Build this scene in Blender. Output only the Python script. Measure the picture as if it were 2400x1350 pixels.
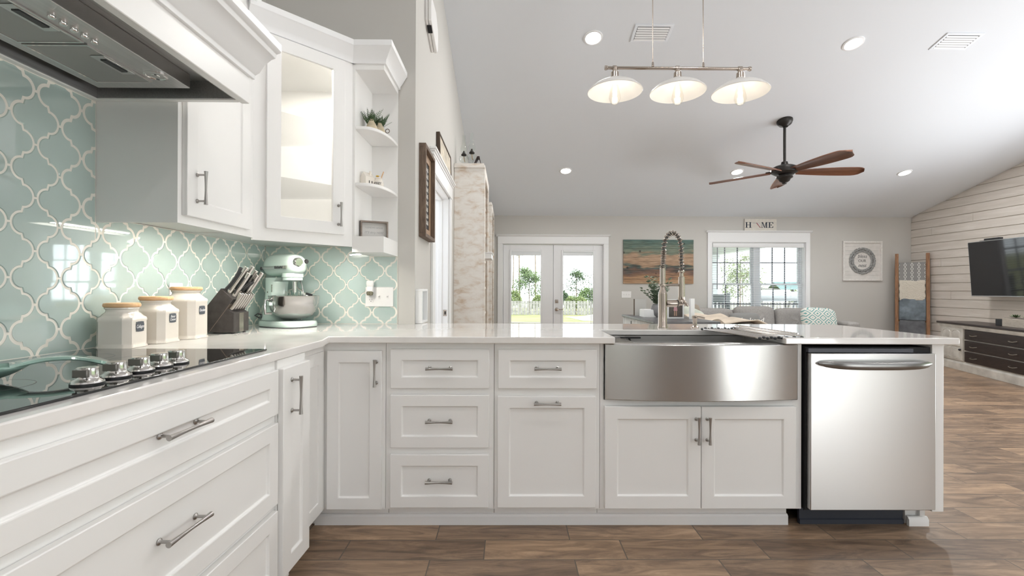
import bpy, bmesh, math, random
from mathutils import Matrix, Vector
PI = math.pi
C = bpy.context.scene.collection
SC = bpy.context.scene
for o in list(bpy.data.objects): bpy.data.objects.remove(o)
random.seed(7)

# ------------------------------------------------------------------ camera
def set_camera():
    f, yaw, pitch, roll, H = 1078.5, -.0082, .0021, .0035, 1.1427
    cy, sy, cp, sp, cr, sr = math.cos(yaw), math.sin(yaw), math.cos(pitch), math.sin(pitch), math.cos(roll), math.sin(roll)
    right = Vector((cy, sy, 0)); fw = Vector((-sy, cy, 0)); z = Vector((0, 0, 1))
    fwd = cp*fw + sp*z; up = -sp*fw + cp*z
    r2 = cr*right + sr*up; u2 = cr*up - sr*right
    cd = bpy.data.cameras.new('camera'); cam = bpy.data.objects.new('camera', cd); C.objects.link(cam)
    M = Matrix((r2, u2, -fwd)).transposed().to_4x4(); M.translation = Vector((0, 0, H))
    cam.matrix_world = M
    cd.sensor_width = 36; cd.lens = 36*f/2400; cd.clip_start = .02; cd.clip_end = 400
    SC.camera = cam
set_camera()

# ------------------------------------------------------------------ view, world, daylight
SC.view_settings.view_transform = 'Standard'; SC.view_settings.look = 'None'
SC.view_settings.gamma = 1; SC.view_settings.use_curve_mapping = False
SC.view_settings.exposure = .2
cyc = SC.cycles
cyc.max_bounces = 9; cyc.diffuse_bounces = 7; cyc.glossy_bounces = 4; cyc.transmission_bounces = 6
cyc.transparent_max_bounces = 10; cyc.caustics_reflective = False; cyc.caustics_refractive = False
cyc.sample_clamp_indirect = 6; cyc.use_denoising = True; cyc.blur_glossy = .5

w = bpy.data.worlds.new('sky'); SC.world = w; w.use_nodes = True
nt = w.node_tree; bg = nt.nodes['Background']
tc = nt.nodes.new('ShaderNodeTexCoord'); sep = nt.nodes.new('ShaderNodeSeparateXYZ'); rmp = nt.nodes.new('ShaderNodeValToRGB')
nt.links.new(tc.outputs['Generated'], sep.inputs[0]); nt.links.new(sep.outputs['Z'], rmp.inputs[0]); nt.links.new(rmp.outputs[0], bg.inputs[0])
e = rmp.color_ramp.elements; e[0].position = 0; e[0].color = (.93, .96, 1, 1); e[1].position = .7; e[1].color = (.80, .88, 1, 1)
bg.inputs[1].default_value = 4.0

def lamp(name, kind, loc, energy, rot=(0, 0, 0), size=.1, size_y=None, color=(1, 1, 1), spread=None, parent=None, shape=None):
    d = bpy.data.lights.new(name, kind); d.energy = energy; d.color = color
    if kind == 'AREA':
        d.shape = shape or ('RECTANGLE' if size_y else 'DISK'); d.size = size
        if size_y: d.size_y = size_y
        if spread: d.spread = spread
    elif kind in ('POINT', 'SPOT'): d.shadow_soft_size = size
    o = bpy.data.objects.new(name, d); C.objects.link(o); o.location = loc; o.rotation_euler = rot
    if parent: o.parent = parent
    return o
sun = lamp('sun', 'SUN', (0, 0, 20), 4.0, color=(1, .97, .92)); sun.data.angle = .03
sun.rotation_euler = Vector((-.25, .62, -.8)).to_track_quat('-Z', 'Y').to_euler()
# daylight through the patio door, plus an added fill lamp at an assumed window
lamp('daylight_patio_door', 'AREA', (4.8, -2.55, 1.25), 24, (math.radians(90), 0, 0), 1.9, 2.2, (.97, .985, 1))
lamp('added_fill_kitchen_end', 'AREA', (.4, -2.55, 1.65), 8, (math.radians(90), 0, 0), 1.6, 1.1, (.97, .985, 1))

# added fill lamps: side opening, then two ground panels aimed up at the ceiling
lamp('added_fill_right_opening', 'AREA', (7.5, 2.6, 1.25), 8, (math.radians(90), 0, math.radians(90)), 5.8, 2.2, (.97, .985, 1))
lamp('added_ceiling_fill_right', 'AREA', (11.2, 3.2, .0), 520, (math.radians(150), 0, math.radians(90)), 7, 2.6, (.97, .985, 1))
lamp('added_ceiling_fill_rear', 'AREA', (4.2, -4.9, .0), 350, (math.radians(148), 0, 0), 5, 3, (.97, .985, 1))  # added outside the rear door to brighten the ceiling

# ------------------------------------------------------------------ materials
MATS = {}
def nodes_of(m):
    m.use_nodes = True; t = m.node_tree; return t, t.nodes, t.links, t.nodes['Principled BSDF']
def mat(name, col, rough=.5, metal=0, noise=None, bump=None, coat=0, spec=.5, emit=0, trans=0, ior=1.45, aniso=0, coat_ior=1.5, stretch=None, coord='Object'):
    if name in MATS: return MATS[name]
    m = bpy.data.materials.new(name); t, N, L, b = nodes_of(m)
    c = (*col, 1)
    b.inputs['Base Color'].default_value = c; b.inputs['Roughness'].default_value = rough; b.inputs['Metallic'].default_value = metal
    b.inputs['Specular IOR Level'].default_value = spec; b.inputs['Coat Weight'].default_value = coat; b.inputs['Coat Roughness'].default_value = .03; b.inputs['Coat IOR'].default_value = coat_ior
    b.inputs['Transmission Weight'].default_value = trans; b.inputs['IOR'].default_value = ior
    if aniso: b.inputs['Anisotropic'].default_value = aniso; b.inputs['Anisotropic Rotation'].default_value = .25
    if emit: b.inputs['Emission Color'].default_value = c; b.inputs['Emission Strength'].default_value = emit
    tcn = N.new('ShaderNodeTexCoord'); vec = tcn.outputs[coord]
    if stretch:
        mp = N.new('ShaderNodeMapping'); mp.inputs['Scale'].default_value = stretch; L.new(vec, mp.inputs[0]); vec = mp.outputs[0]
    if noise:
        nz = N.new('ShaderNodeTexNoise'); nz.inputs['Scale'].default_value = noise[0]; nz.inputs['Detail'].default_value = 5; L.new(vec, nz.inputs['Vector'])
        r = N.new('ShaderNodeValToRGB'); r.color_ramp.elements[0].position = .3; r.color_ramp.elements[1].position = .7
        a = noise[1]; d = noise[2] if len(noise) > 2 else tuple(min(1, x*(1+a)) for x in col)
        r.color_ramp.elements[0].color = (*[x*(1-a) for x in col], 1); r.color_ramp.elements[1].color = (*d, 1)
        L.new(nz.outputs['Fac'], r.inputs[0]); L.new(r.outputs[0], b.inputs['Base Color'])
    if bump:
        nz = N.new('ShaderNodeTexNoise'); nz.inputs['Scale'].default_value = bump[0]; nz.inputs['Detail'].default_value = 3; L.new(vec, nz.inputs['Vector'])
        bp = N.new('ShaderNodeBump'); bp.inputs['Strength'].default_value = bump[1]; bp.inputs['Distance'].default_value = bump[2] if len(bump) > 2 else .01
        L.new(nz.outputs['Fac'], bp.inputs['Height']); L.new(bp.outputs[0], b.inputs['Normal'])
    MATS[name] = m; return m
def wood(name, c1, c2, scale=3, stretch=(1, 12, 12), rough=.55, c3=None, dist=1.2, bump=.15, coat=0):
    if name in MATS: return MATS[name]
    m = bpy.data.materials.new(name); t, N, L, b = nodes_of(m)
    tcn = N.new('ShaderNodeTexCoord'); mp = N.new('ShaderNodeMapping'); mp.inputs['Scale'].default_value = stretch; L.new(tcn.outputs['Object'], mp.inputs[0])
    nz = N.new('ShaderNodeTexNoise'); nz.inputs['Scale'].default_value = scale; nz.inputs['Detail'].default_value = 8; nz.inputs['Roughness'].default_value = .65
    nz.inputs['Distortion'].default_value = dist; L.new(mp.outputs[0], nz.inputs['Vector'])
    r = N.new('ShaderNodeValToRGB'); el = r.color_ramp.elements; el[0].position = .3; el[0].color = (*c1, 1); el[1].position = .68; el[1].color = (*c2, 1)
    if c3: q = el.new(.5); q.color = (*c3, 1)
    L.new(nz.outputs['Fac'], r.inputs[0]); L.new(r.outputs[0], b.inputs['Base Color']); b.inputs['Roughness'].default_value = rough; b.inputs['Coat Weight'].default_value = coat
    bp = N.new('ShaderNodeBump'); bp.inputs['Strength'].default_value = bump; bp.inputs['Distance'].default_value = .004; L.new(nz.outputs['Fac'], bp.inputs['Height']); L.new(bp.outputs[0], b.inputs['Normal'])
    MATS[name] = m; return m
def glassmat(name, col=(1, 1, 1), refl=.5, clear=.97):   # thin pane: transparent with a fresnel reflection
    if name in MATS: return MATS[name]
    m = bpy.data.materials.new(name); t, N, L, b = nodes_of(m)
    tr = N.new('ShaderNodeBsdfTransparent'); tr.inputs[0].default_value = (*[c*clear for c in col], 1)
    gl = N.new('ShaderNodeBsdfGlossy'); gl.inputs['Roughness'].default_value = .02
    fr = N.new('ShaderNodeLayerWeight'); fr.inputs[0].default_value = .5      # Schlick reflectance from the facing angle
    pw = N.new('ShaderNodeMath'); pw.operation = 'POWER'; pw.inputs[1].default_value = 5; L.new(fr.outputs['Facing'], pw.inputs[0])
    mu = N.new('ShaderNodeMath'); mu.operation = 'MULTIPLY_ADD'; mu.inputs[1].default_value = .9*refl; mu.inputs[2].default_value = .045*refl; L.new(pw.outputs[0], mu.inputs[0])
    mx = N.new('ShaderNodeMixShader'); L.new(mu.outputs[0], mx.inputs[0]); L.new(tr.outputs[0], mx.inputs[1]); L.new(gl.outputs[0], mx.inputs[2])
    L.new(mx.outputs[0], N['Material Output'].inputs[0]); MATS[name] = m; return m

WHITE = mat('white_cabinet_paint', (.86, .855, .845), .32, bump=(90, .02, .002))
TRIM = mat('white_trim_paint', (.84, .845, .85), .4)
CEIL = mat('ceiling_paint', (.79, .825, .865), .85, bump=(160, .05, .002))
WALLP = mat('greige_wall_paint', (.57, .555, .525), .8, bump=(200, .05, .002))
PULLM = mat('satin_nickel_pull', (.40, .385, .37), .3, 1)
NICKEL = mat('brushed_nickel', (.46, .40, .35), .2, 1, bump=(60, .03, .001), stretch=(1, 1, 12))
CHROME = mat('polished_steel', (.74, .72, .70), .13, 1)
STEEL = mat('brushed_stainless', (.57, .565, .555), .27, 1, noise=(3, .03), stretch=(1, 60, 60), aniso=.8)
DSTEEL = mat('dim_stainless', (.42, .415, .41), .45, 1, noise=(6, .12), bump=(40, .04, .001), stretch=(30, 1, 30))
BLACK = mat('black_plastic', (.02, .02, .022), .4)
DARK = mat('dark_gap', (.015, .015, .017), .7)
QUARTZ = mat('white_quartz', (.83, .81, .79), .07, noise=(9, .04), coat=.4)
CREAM = mat('cream_ceramic', (.80, .75, .68), .12, coat=.6)
WPLASTIC = mat('white_plastic', (.84, .83, .82), .35)
MINT = mat('mint_enamel', (.74, .88, .82), .16, coat=.8)
GLASS = glassmat('clear_glass')
BRONZE = mat('oil_rubbed_bronze', (.035, .032, .03), .42, .6)
FABRIC = mat('grey_sofa_fabric', (.36, .345, .33), .95, noise=(60, .12), bump=(300, .3, .003))
CHALK = mat('chalkboard_label', (.06, .07, .085), .6)
CHALKW = mat('chalk_writing', (.9, .9, .9), .7)
INK = mat('black_ink', (.03, .03, .035), .6)

# ------------------------------------------------------------------ mesh builder
class MB:
    def __init__(s, M=None): s.bm = bmesh.new(); s.M = M
    def v(s, p):
        p = Vector(p)
        return s.bm.verts.new(s.M @ p if s.M else p)
    def f(s, vs):
        try: return s.bm.faces.new(vs)
        except ValueError: return None
    def box(s, x0, x1, y0, y1, z0, z1):
        a = [s.v((x, y, z)) for z in (z0, z1) for y in (y0, y1) for x in (x0, x1)]
        for q in ((0, 2, 3, 1), (4, 5, 7, 6), (0, 1, 5, 4), (2, 6, 7, 3), (0, 4, 6, 2), (1, 3, 7, 5)): s.f([a[i] for i in q])
        return s
    def prism(s, poly, a, b, axis='z'):          # polygon extruded along an axis
        def mk(p, t):
            return {'z': (p[0], p[1], t), 'y': (p[0], t, p[1]), 'x': (t, p[0], p[1])}[axis]
        A = [s.v(mk(p, a)) for p in poly]; B = [s.v(mk(p, b)) for p in poly]; n = len(poly)
        s.f(A[::-1]); s.f(B)
        for i in range(n): s.f([A[i], A[(i+1) % n], B[(i+1) % n], B[i]])
        return s
    def lathe(s, prof, seg=32, M=None, sx=1, sy=1, cap=True):   # (radius, height) pairs round z
        M = M or Matrix(); rings = []
        for r, z in prof:
            if r < 1e-6: rings.append([s.v(M @ Vector((0, 0, z)))])
            else: rings.append([s.v(M @ Vector((r*sx*math.cos(2*PI*i/seg), r*sy*math.sin(2*PI*i/seg), z))) for i in range(seg)])
        for A, B in zip(rings, rings[1:]):
            for i in range(seg):
                j = (i+1) % seg
                if len(A) == 1 and len(B) == 1: break
                if len(A) == 1: s.f([A[0], B[j], B[i]])
                elif len(B) == 1: s.f([A[i], A[j], B[0]])
                else: s.f([A[i], A[j], B[j], B[i]])
        if cap:
            if len(rings[0]) > 1: s.f(rings[0][::-1])
            if len(rings[-1]) > 1: s.f(rings[-1])
        return s
    def tube(s, pts, r, seg=10, close=False, cap=True):
        pts = [Vector(p) for p in pts]; n = len(pts); rings = []; prev = None
        rr = r if callable(r) else (lambda t: r)
        for i, p in enumerate(pts):
            if close: d = pts[(i+1) % n]-pts[i-1]
            else: d = pts[min(i+1, n-1)]-pts[max(i-1, 0)]
            d.normalize()
            if prev is None:
                a = Vector((0, 0, 1)) if abs(d.z) < .9 else Vector((1, 0, 0)); u = d.cross(a).normalized()
            else: u = (prev-d*prev.dot(d)); u = u.normalized() if u.length > 1e-6 else d.orthogonal().normalized()
            prev = u; v = d.cross(u); k = rr(i/max(1, n-1))
            rings.append([s.v(p+u*k*math.cos(2*PI*j/seg)+v*k*math.sin(2*PI*j/seg)) for j in range(seg)])
        m = n if close else n-1
        for i in range(m):
            A, B = rings[i], rings[(i+1) % n]
            for j in range(seg): s.f([A[j], A[(j+1) % seg], B[(j+1) % seg], B[j]])
        if cap and not close: s.f(rings[0][::-1]); s.f(rings[-1])
        return s
    def ball(s, c, r, seg=16, rings=8, sx=1, sy=1, sz=1):
        prof = [(r*math.sin(PI*i/rings), -r*math.cos(PI*i/rings)*sz) for i in range(rings+1)]
        prof[0] = (0, -r*sz); prof[-1] = (0, r*sz)
        return s.lathe(prof, seg, Matrix.Translation(c), sx, sy)
    def loft(s, rings, close=True, cap=True):
        R = [[s.v(p) for p in ring] for ring in rings]; n = len(R[0])
        for A, B in zip(R, R[1:]):
            for i in range(n if close else n-1): s.f([A[i], A[(i+1) % n], B[(i+1) % n], B[i]])
        if cap: s.f(R[0][::-1]); s.f(R[-1])
        return s
    def grid(s, fn, nu, nv):                       # surface from a function of u, v in 0..1
        V = [[s.v(fn(i/nu, j/nv)) for j in range(nv+1)] for i in range(nu+1)]
        for i in range(nu):
            for j in range(nv): s.f([V[i][j], V[i+1][j], V[i+1][j+1], V[i][j+1]])
        return s
    def out(s, name, m, parent=None, loc=None, rot=None, bevel=0, smooth=35, solid=0, seg=2, fix=True):
        bm = s.bm
        if fix: bmesh.ops.recalc_face_normals(bm, faces=bm.faces)
        if smooth:
            ang = math.radians(smooth)
            for fc in bm.faces: fc.smooth = True
            for e in bm.edges:
                if len(e.link_faces) == 2:
                    try: e.smooth = e.calc_face_angle() < ang
                    except ValueError: e.smooth = True
        me = bpy.data.meshes.new(name); bm.to_mesh(me); bm.free()
        o = bpy.data.objects.new(name, me); C.objects.link(o)
        if m: me.materials.append(m)
        if parent: o.parent = parent
        if loc: o.location = loc
        if rot: o.rotation_euler = rot
        if solid:
            md = o.modifiers.new('thickness', 'SOLIDIFY'); md.thickness = solid; md.offset = 0
        if bevel:
            md = o.modifiers.new('edges', 'BEVEL'); md.width = bevel; md.segments = seg; md.limit_method = 'ANGLE'; md.angle_limit = math.radians(40)
        return o
def thing(name, label, cat, loc=(0, 0, 0), rotz=0, group=None):
    o = bpy.data.objects.new(name, None); C.objects.link(o); o.empty_display_size = .05
    o.location = loc; o.rotation_euler = (0, 0, rotz); o['label'] = label; o['category'] = cat
    if group: o['group'] = group
    return o
def tag(o, label, cat, group=None, kind=None):
    o['label'] = label; o['category'] = cat
    if group: o['group'] = group
    if kind: o['kind'] = kind
    return o
def struct(o): o['kind'] = 'structure'; return o
def stuff(o): o['kind'] = 'stuff'; return o
def kids(o): return [c for c in C.objects if c.parent == o]
def dup(root, loc, rotz=None, label=None, group=None):
    def cp(o, par):
        c = o.copy(); C.objects.link(c)
        if par: c.parent = par
        for k in kids(o): cp(k, c)
        return c
    r = cp(root, None); r.location = loc
    if rotz is not None: r.rotation_euler = (0, 0, rotz)
    if label: r['label'] = label
    if group: r['group'] = group
    return r
def text(s, size, m, parent, loc, rot, name='lettering', shear=0, ext=.0006, align='CENTER', sx=1, bold=0, bend=0):
    cu = bpy.data.curves.new(name, 'FONT'); cu.body = s; cu.size = size; cu.align_x = align; cu.align_y = 'CENTER'; cu.shear = shear; cu.extrude = ext; cu.offset = bold
    t = bpy.data.objects.new('tmp', cu); C.objects.link(t)
    dg = bpy.context.evaluated_depsgraph_get(); me = bpy.data.meshes.new_from_object(t.evaluated_get(dg))
    C.objects.unlink(t); bpy.data.objects.remove(t)
    if bend:                                     # wrap the lettering round a jar of this radius
        for v in me.vertices: a = v.co.x*sx/bend; v.co.x = bend*math.sin(a)/sx; v.co.z -= bend*(1-math.cos(a))
    me.materials.clear(); me.materials.append(m)
    o = bpy.data.objects.new(name, me); C.objects.link(o); o.parent = parent; o.location = loc; o.rotation_euler = rot; o.scale = (sx, 1, 1)
    return o
FRONT = (PI/2, 0, 0)          # reads from -y
EAST = (PI/2, 0, PI/2)        # reads from +x
WEST = (PI/2, 0, -PI/2)       # reads from -x
# ------------------------------------------------------------------ the room
XW, YB, XH, YF, XR, YR = -1.54, 2.92, -.592, 8.57, 7.57, -2.6
RIDGE, SLOPE, SLOPE2 = 3.4, .2768, .22
def ceil_z(y): return 2.511+SLOPE*(YF-y) if y > RIDGE else 2.511+SLOPE*(YF-RIDGE)-SLOPE2*(RIDGE-y)
ZR = ceil_z(RIDGE)

def floor_mat():
    m = bpy.data.materials.new('wood_look_plank_tile'); t, N, L, b = nodes_of(m)
    tcn = N.new('ShaderNodeTexCoord')
    mp0 = N.new('ShaderNodeMapping'); mp0.inputs['Location'].default_value = (.1, .045, 0); L.new(tcn.outputs['Object'], mp0.inputs[0])
    br = N.new('ShaderNodeTexBrick'); L.new(mp0.outputs[0], br.inputs['Vector'])
    br.inputs['Scale'].default_value = 1; br.inputs['Brick Width'].default_value = .61; br.inputs['Row Height'].default_value = .153
    br.inputs['Mortar Size'].default_value = .003; br.inputs['Mortar Smooth'].default_value = .3; br.inputs['Bias'].default_value = 0
    br.inputs['Color1'].default_value = (0, 0, 0, 1); br.inputs['Color2'].default_value = (1, 1, 1, 1); br.inputs['Mortar'].default_value = (.5, .5, .5, 1)
    br.offset = .37; br.offset_frequency = 2; br.squash = 1
    # grain, stretched along each plank and shifted from plank to plank
    cmb = N.new('ShaderNodeCombineXYZ'); mul = N.new('ShaderNodeMath'); mul.operation = 'MULTIPLY'; mul.inputs[1].default_value = 37
    L.new(br.outputs['Color'], mul.inputs[0]); L.new(mul.outputs[0], cmb.inputs[2])
    ad = N.new('ShaderNodeVectorMath'); ad.operation = 'ADD'
    mp = N.new('ShaderNodeMapping'); mp.inputs['Scale'].default_value = (1.6, 9, 1); L.new(tcn.outputs['Object'], mp.inputs[0])
    L.new(mp.outputs[0], ad.inputs[0]); L.new(cmb.outputs[0], ad.inputs[1])
    nz = N.new('ShaderNodeTexNoise'); nz.inputs['Scale'].default_value = 1.9; nz.inputs['Detail'].default_value = 10; nz.inputs['Roughness'].default_value = .68; nz.inputs['Distortion'].default_value = 1.3
    L.new(ad.outputs[0], nz.inputs['Vector'])
    r = N.new('ShaderNodeValToRGB'); el = r.color_ramp.elements
    el[0].position = .28; el[0].color = (.12, .083, .06, 1); el[1].position = .74; el[1].color = (.53, .38, .26, 1)
    q = el.new(.45); q.color = (.25, .172, .118, 1); q = el.new(.58); q.color = (.375, .26, .175, 1)
    L.new(nz.outputs['Fac'], r.inputs[0])
    tint = N.new('ShaderNodeValToRGB'); tint.color_ramp.elements[0].color = (.62, .60, .60, 1); tint.color_ramp.elements[1].color = (1.12, 1.08, 1.02, 1); L.new(br.outputs['Color'], tint.inputs[0])
    mx = N.new('ShaderNodeMix'); mx.data_type = 'RGBA'; mx.blend_type = 'MULTIPLY'; mx.inputs[0].default_value = 1; L.new(r.outputs[0], mx.inputs[6]); L.new(tint.outputs[0], mx.inputs[7])
    gx = N.new('ShaderNodeMix'); gx.data_type = 'RGBA'; L.new(br.outputs['Fac'], gx.inputs[0]); L.new(mx.outputs[2], gx.inputs[6]); gx.inputs[7].default_value = (.12, .095, .075, 1)
    L.new(gx.outputs[2], b.inputs['Base Color']); b.inputs['Roughness'].default_value = .38
    bp = N.new('ShaderNodeBump'); bp.inputs['Strength'].default_value = .5; bp.inputs['Distance'].default_value = .002; bp.invert = True; L.new(br.outputs['Fac'], bp.inputs['Height'])
    b2 = N.new('ShaderNodeBump'); b2.inputs['Strength'].default_value = .12; b2.inputs['Distance'].default_value = .003; L.new(nz.outputs['Fac'], b2.inputs['Height']); L.new(bp.outputs[0], b2.inputs['Normal']); L.new(b2.outputs[0], b.inputs['Normal'])
    return m
struct(MB().box(XW-.15, XR+.15, YR-.15, YF+.15, -.12, 0).out('floor', floor_mat()))
cb = MB(); prof = [(YF+.15, ceil_z(YF+.15)), (YF+.15, ceil_z(YF+.15)+.3), (RIDGE, ZR+.3), (YR-.15, ceil_z(YR-.15)+.3), (YR-.15, ceil_z(YR-.15)), (RIDGE, ZR)]
cb.prism(prof, XW-.15, XR+.15, 'x'); struct(cb.out('ceiling', CEIL))

def side_poly(y0, y1):
    p = [(y0, 0), (y1, 0), (y1, ceil_z(y1))]
    if y0 < RIDGE < y1: p.append((RIDGE, ZR))
    return p+[(y0, ceil_z(y0))]
struct(MB().prism(side_poly(YR, YB+.15), XW-.15, XW, 'x').out('wall_left', WALLP))
struct(MB().prism([(YB, 0), (YB+.15, 0), (YB+.15, ceil_z(YB+.15)), (YB, ceil_z(YB))], XW, XH, 'x').out('wall_kitchen', WALLP))
# hall wall with its door opening, one mesh
hb = MB(); DY0, DY1, DH = 3.62, 4.55, 2.04
hb.prism(side_poly(YB+.15, DY0), XH-.15, XH, 'x'); hb.prism(side_poly(DY1, YF), XH-.15, XH, 'x')
hb.prism([(DY0, DH), (DY1, DH), (DY1, ceil_z(DY1)), (DY0, ceil_z(DY0))], XH-.15, XH, 'x')
struct(hb.out('wall_hall', WALLP))
struct(MB().box(XH-1.6, XH-1.55, 3.07, 5.2, 0, 2.6).out('wall_passage', WALLP))
# far wall
FD = (-.107, 1.775, 1.985); FW = (3.80, 5.56, .46, 2.03)
fb = MB(); top = ceil_z(YF)
for a in ((XH-.15, FD[0], 0, top), (FD[0], FD[1], FD[2], top), (FD[1], FW[0], 0, top), (FW[0], FW[1], 0, FW[2]), (FW[0], FW[1], FW[3], top), (FW[1], XR+.15, 0, top)):
    fb.box(a[0], a[1], YF, YF+.15, a[2], a[3])
struct(fb.out('wall_far', WALLP))
# wall behind the photographer with a door opening and an added window opening
rb = MB(); zt = ceil_z(YR)
for a in ((XW-.15, -.4, 0, zt), (-.4, 1.2, 0, 1.1), (-.4, 1.2, 2.2, zt), (1.2, 3.6, 0, zt), (3.6, 6.0, 2.35, zt), (6.0, XR+.15, 0, zt), (3.6, 6.0, 0, .06)):
    rb.box(a[0], a[1], YR-.15, YR, a[2], a[3])
struct(rb.out('wall_rear', mat('darkened_wall_paint', (.29, .285, .28), .8)))  # coloured darker to stand in for a dimmer kitchen end
# whitewashed shiplap on the television wall
SHIP = wood('whitewashed_board', (.61, .565, .51), (.74, .695, .645), 1.7, (6, .9, 9), .6, (.66, .61, .555), .6, .05)
YS = 6.2; sb = MB(); pitch = .142
for k in range(29):
    z0 = k*pitch; z1 = z0+pitch-.008
    if z1 > ceil_z(YS): break
    def lim(z): return (YS, YF if z < ceil_z(YF) else YF-(z-ceil_z(YF))/SLOPE)
    a0, b0 = lim(z0); a1, b1 = lim(z1)
    j = YS+((k*2.37) % 3.1)+.5
    cuts = [a0]+[c for c in (j, j+3.6, j+7.2) if a0+.3 < c < min(b0, b1)-.3 and a1 < c]+[b0]
    for i in range(len(cuts)-1):
        l0 = cuts[i]+(.001 if i else 0); r0 = cuts[i+1]-(.001 if i < len(cuts)-2 else 0)
        sb.prism([(l0, z0), (r0, z0), (b1 if i == len(cuts)-2 else r0, z1), (a1 if i == 0 else l0, z1)], XR-.018, XR+.002, 'x')
sb.prism(side_poly(YS, YF), XR, XR+.15, 'x')
struct(sb.out('wall_right', SHIP, bevel=.0025, seg=1))

# unseen right wall; its wide opening is added to let light onto the ceiling
db = MB(); db.prism(side_poly(YR, -.4), XR, XR+.15, 'x'); db.prism(side_poly(5.8, YS), XR, XR+.15, 'x'); db.box(XR, XR+.15, -.4, 5.8, 0, .08)
db.prism([(-.4, 2.4), (5.8, 2.4), (5.8, ceil_z(5.8)), (RIDGE, ZR), (-.4, ceil_z(-.4))], XR, XR+.15, 'x'); struct(db.out('wall_dining', WALLP))
# ------------------------------------------------------------------ casings
def cap_head(mb, x0, x1, z0, z1, y, t=.022, cap=.035):    # craftsman head with a small crown, front at y-t
    mb.box(x0, x1, y-t, y, z0, z1)
    mb.prism([(y, z1), (y-t-.004, z1), (y-t-.03, z1+cap*.7), (y-t-.03, z1+cap), (y, z1+cap)], x0-.03, x1+.03, 'x')
tb = MB(); tb.box(-.2, FD[0], YF-.022, YF, 0, FD[2]); tb.box(FD[1], 1.868, YF-.022, YF, 0, FD[2]); cap_head(tb, -.2, 1.868, FD[2], 2.118, YF)
tb.box(FD[0], FD[0]+.012, YF, YF+.15, 0, FD[2]); tb.box(FD[1]-.012, FD[1], YF, YF+.15, 0, FD[2]); tb.box(FD[0], FD[1], YF, YF+.15, FD[2]-.012, FD[2])
for xa, xb in ((FD[0]+.012, FD[0]+.04), (.822, .862), (FD[1]-.04, FD[1]-.012)): tb.box(xa, xb, YF+.078, YF+.10, 0, FD[2]-.012)
struct(tb.out('trim_1', TRIM, bevel=.003))
tb = MB(); tb.box(3.72, FW[0], YF-.022, YF, FW[2]-.1, FW[3]); tb.box(FW[1], 5.64, YF-.022, YF, FW[2]-.1, FW[3]); cap_head(tb, 3.72, 5.64, FW[3], 2.21, YF); tb.box(3.7, 5.66, YF-.04, YF, FW[2]-.03, FW[2])
tb.box(FW[0], FW[0]+.012, YF, YF+.15, FW[2], FW[3]); tb.box(FW[1]-.012, FW[1], YF, YF+.15, FW[2], FW[3]); tb.box(FW[0], FW[1], YF, YF+.15, FW[3]-.012, FW[3]); tb.box(FW[0], FW[1], YF, YF+.15, FW[2], FW[2]+.015)
struct(tb.out('trim_2', TRIM, bevel=.003))
# hall doorway: legs, head with stepped crown, jamb and stop, seen very obliquely
tb = MB(); X = XH
tb.box(X, X+.02, DY0-.11, DY0, 0, DH); tb.box(X, X+.02, DY1, DY1+.11, 0, DH); tb.box(X, X+.024, DY0-.12, DY1+.12, DH, DH+.12)
for a, b, c in ((.03, .12, .14), (.04, .14, .155), (.05, .155, .172)): tb.box(X, X+a, DY0-.12-a, DY1+.12+a, DH+b, DH+c)
tb.box(X-.15, X, DY1-.02, DY1, 0, DH); tb.box(X-.15, X, DY0, DY0+.02, 0, DH); tb.box(X-.15, X, DY0, DY1, DH-.02, DH)
tb.box(X-.10, X-.06, DY1-.032, DY1-.02, 0, DH-.02); tb.box(X-.10, X-.06, DY0, DY1, DH-.034, DH-.02)
struct(tb.out('trim_3', TRIM, bevel=.003))
t = thing('strike_plate', 'small metal strike plate let into the white hall door jamb', 'strike plate', (X-.03, DY1-.021, .905))
MB().box(-.016, .016, -.0025, 0, -.03, .03).out('plate', NICKEL, t); MB().box(-.004, .010, -.0032, -.0025, -.016, .016).out('latch_hole', DARK, t)

# ------------------------------------------------------------------ french doors
DGLASS = glassmat('door_glass', (.97, 1, .99), .35)
def leaf(name, x0, x1, gx0, gx1, hinge):
    z0, z1, gz0, gz1 = .015, 1.968, .25, 1.845; y0, y1 = YF+.03, YF+.075
    m = MB(); m.box(x0, gx0, y0, y1, z0, z1); m.box(gx1, x1, y0, y1, z0, z1); m.box(gx0, gx1, y0, y1, z0, gz0); m.box(gx0, gx1, y0, y1, gz1, z1)
    o = m.out(name, mat('door_paint', (.80, .81, .825), .35), bevel=.002); struct(o)
    q = MB()
    for a in ((gx0-.03, gx0+.008, gz0-.03, gz1+.03), (gx1-.008, gx1+.03, gz0-.03, gz1+.03), (gx0+.008, gx1-.008, gz0-.03, gz0+.008), (gx0+.008, gx1-.008, gz1-.008, gz1+.03)): q.box(a[0], a[1], y0-.012, y0, a[2], a[3])
    q.out('glazing_bead', mat('door_paint', (0, 0, 0)), o, bevel=.005)
    MB().box(gx0, gx1, y0+.02, y0+.024, gz0, gz1).out('glass', DGLASS, o)
    MB().box(gx0+.01, gx1-.01, y0+.008, y0+.019, gz1-.075, gz1-.008).out('blind_stack', mat('blind_slat', (.78, .80, .82), .5), o, bevel=.003)
    return o, y0
d2, y0 = leaf('door_1', -.09, .838, .05, .612, 0)
d3, y0 = leaf('door_2', .846, 1.76, 1.02, 1.592, 1)
MB().box(1.548, 1.556, y0+.004, y0+.012, .5, 1.62).out('blind_tilt_rod', mat('clear_rod', (.45, .47, .5), .3), d3)
m = MB(); m.lathe([(.032, 0), (.032, .008), (.026, .014), (.012, .016), (.012, .05)], 24, Matrix.Translation((.905, y0, .765)) @ Matrix.Rotation(PI/2, 4, 'X'))
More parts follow.
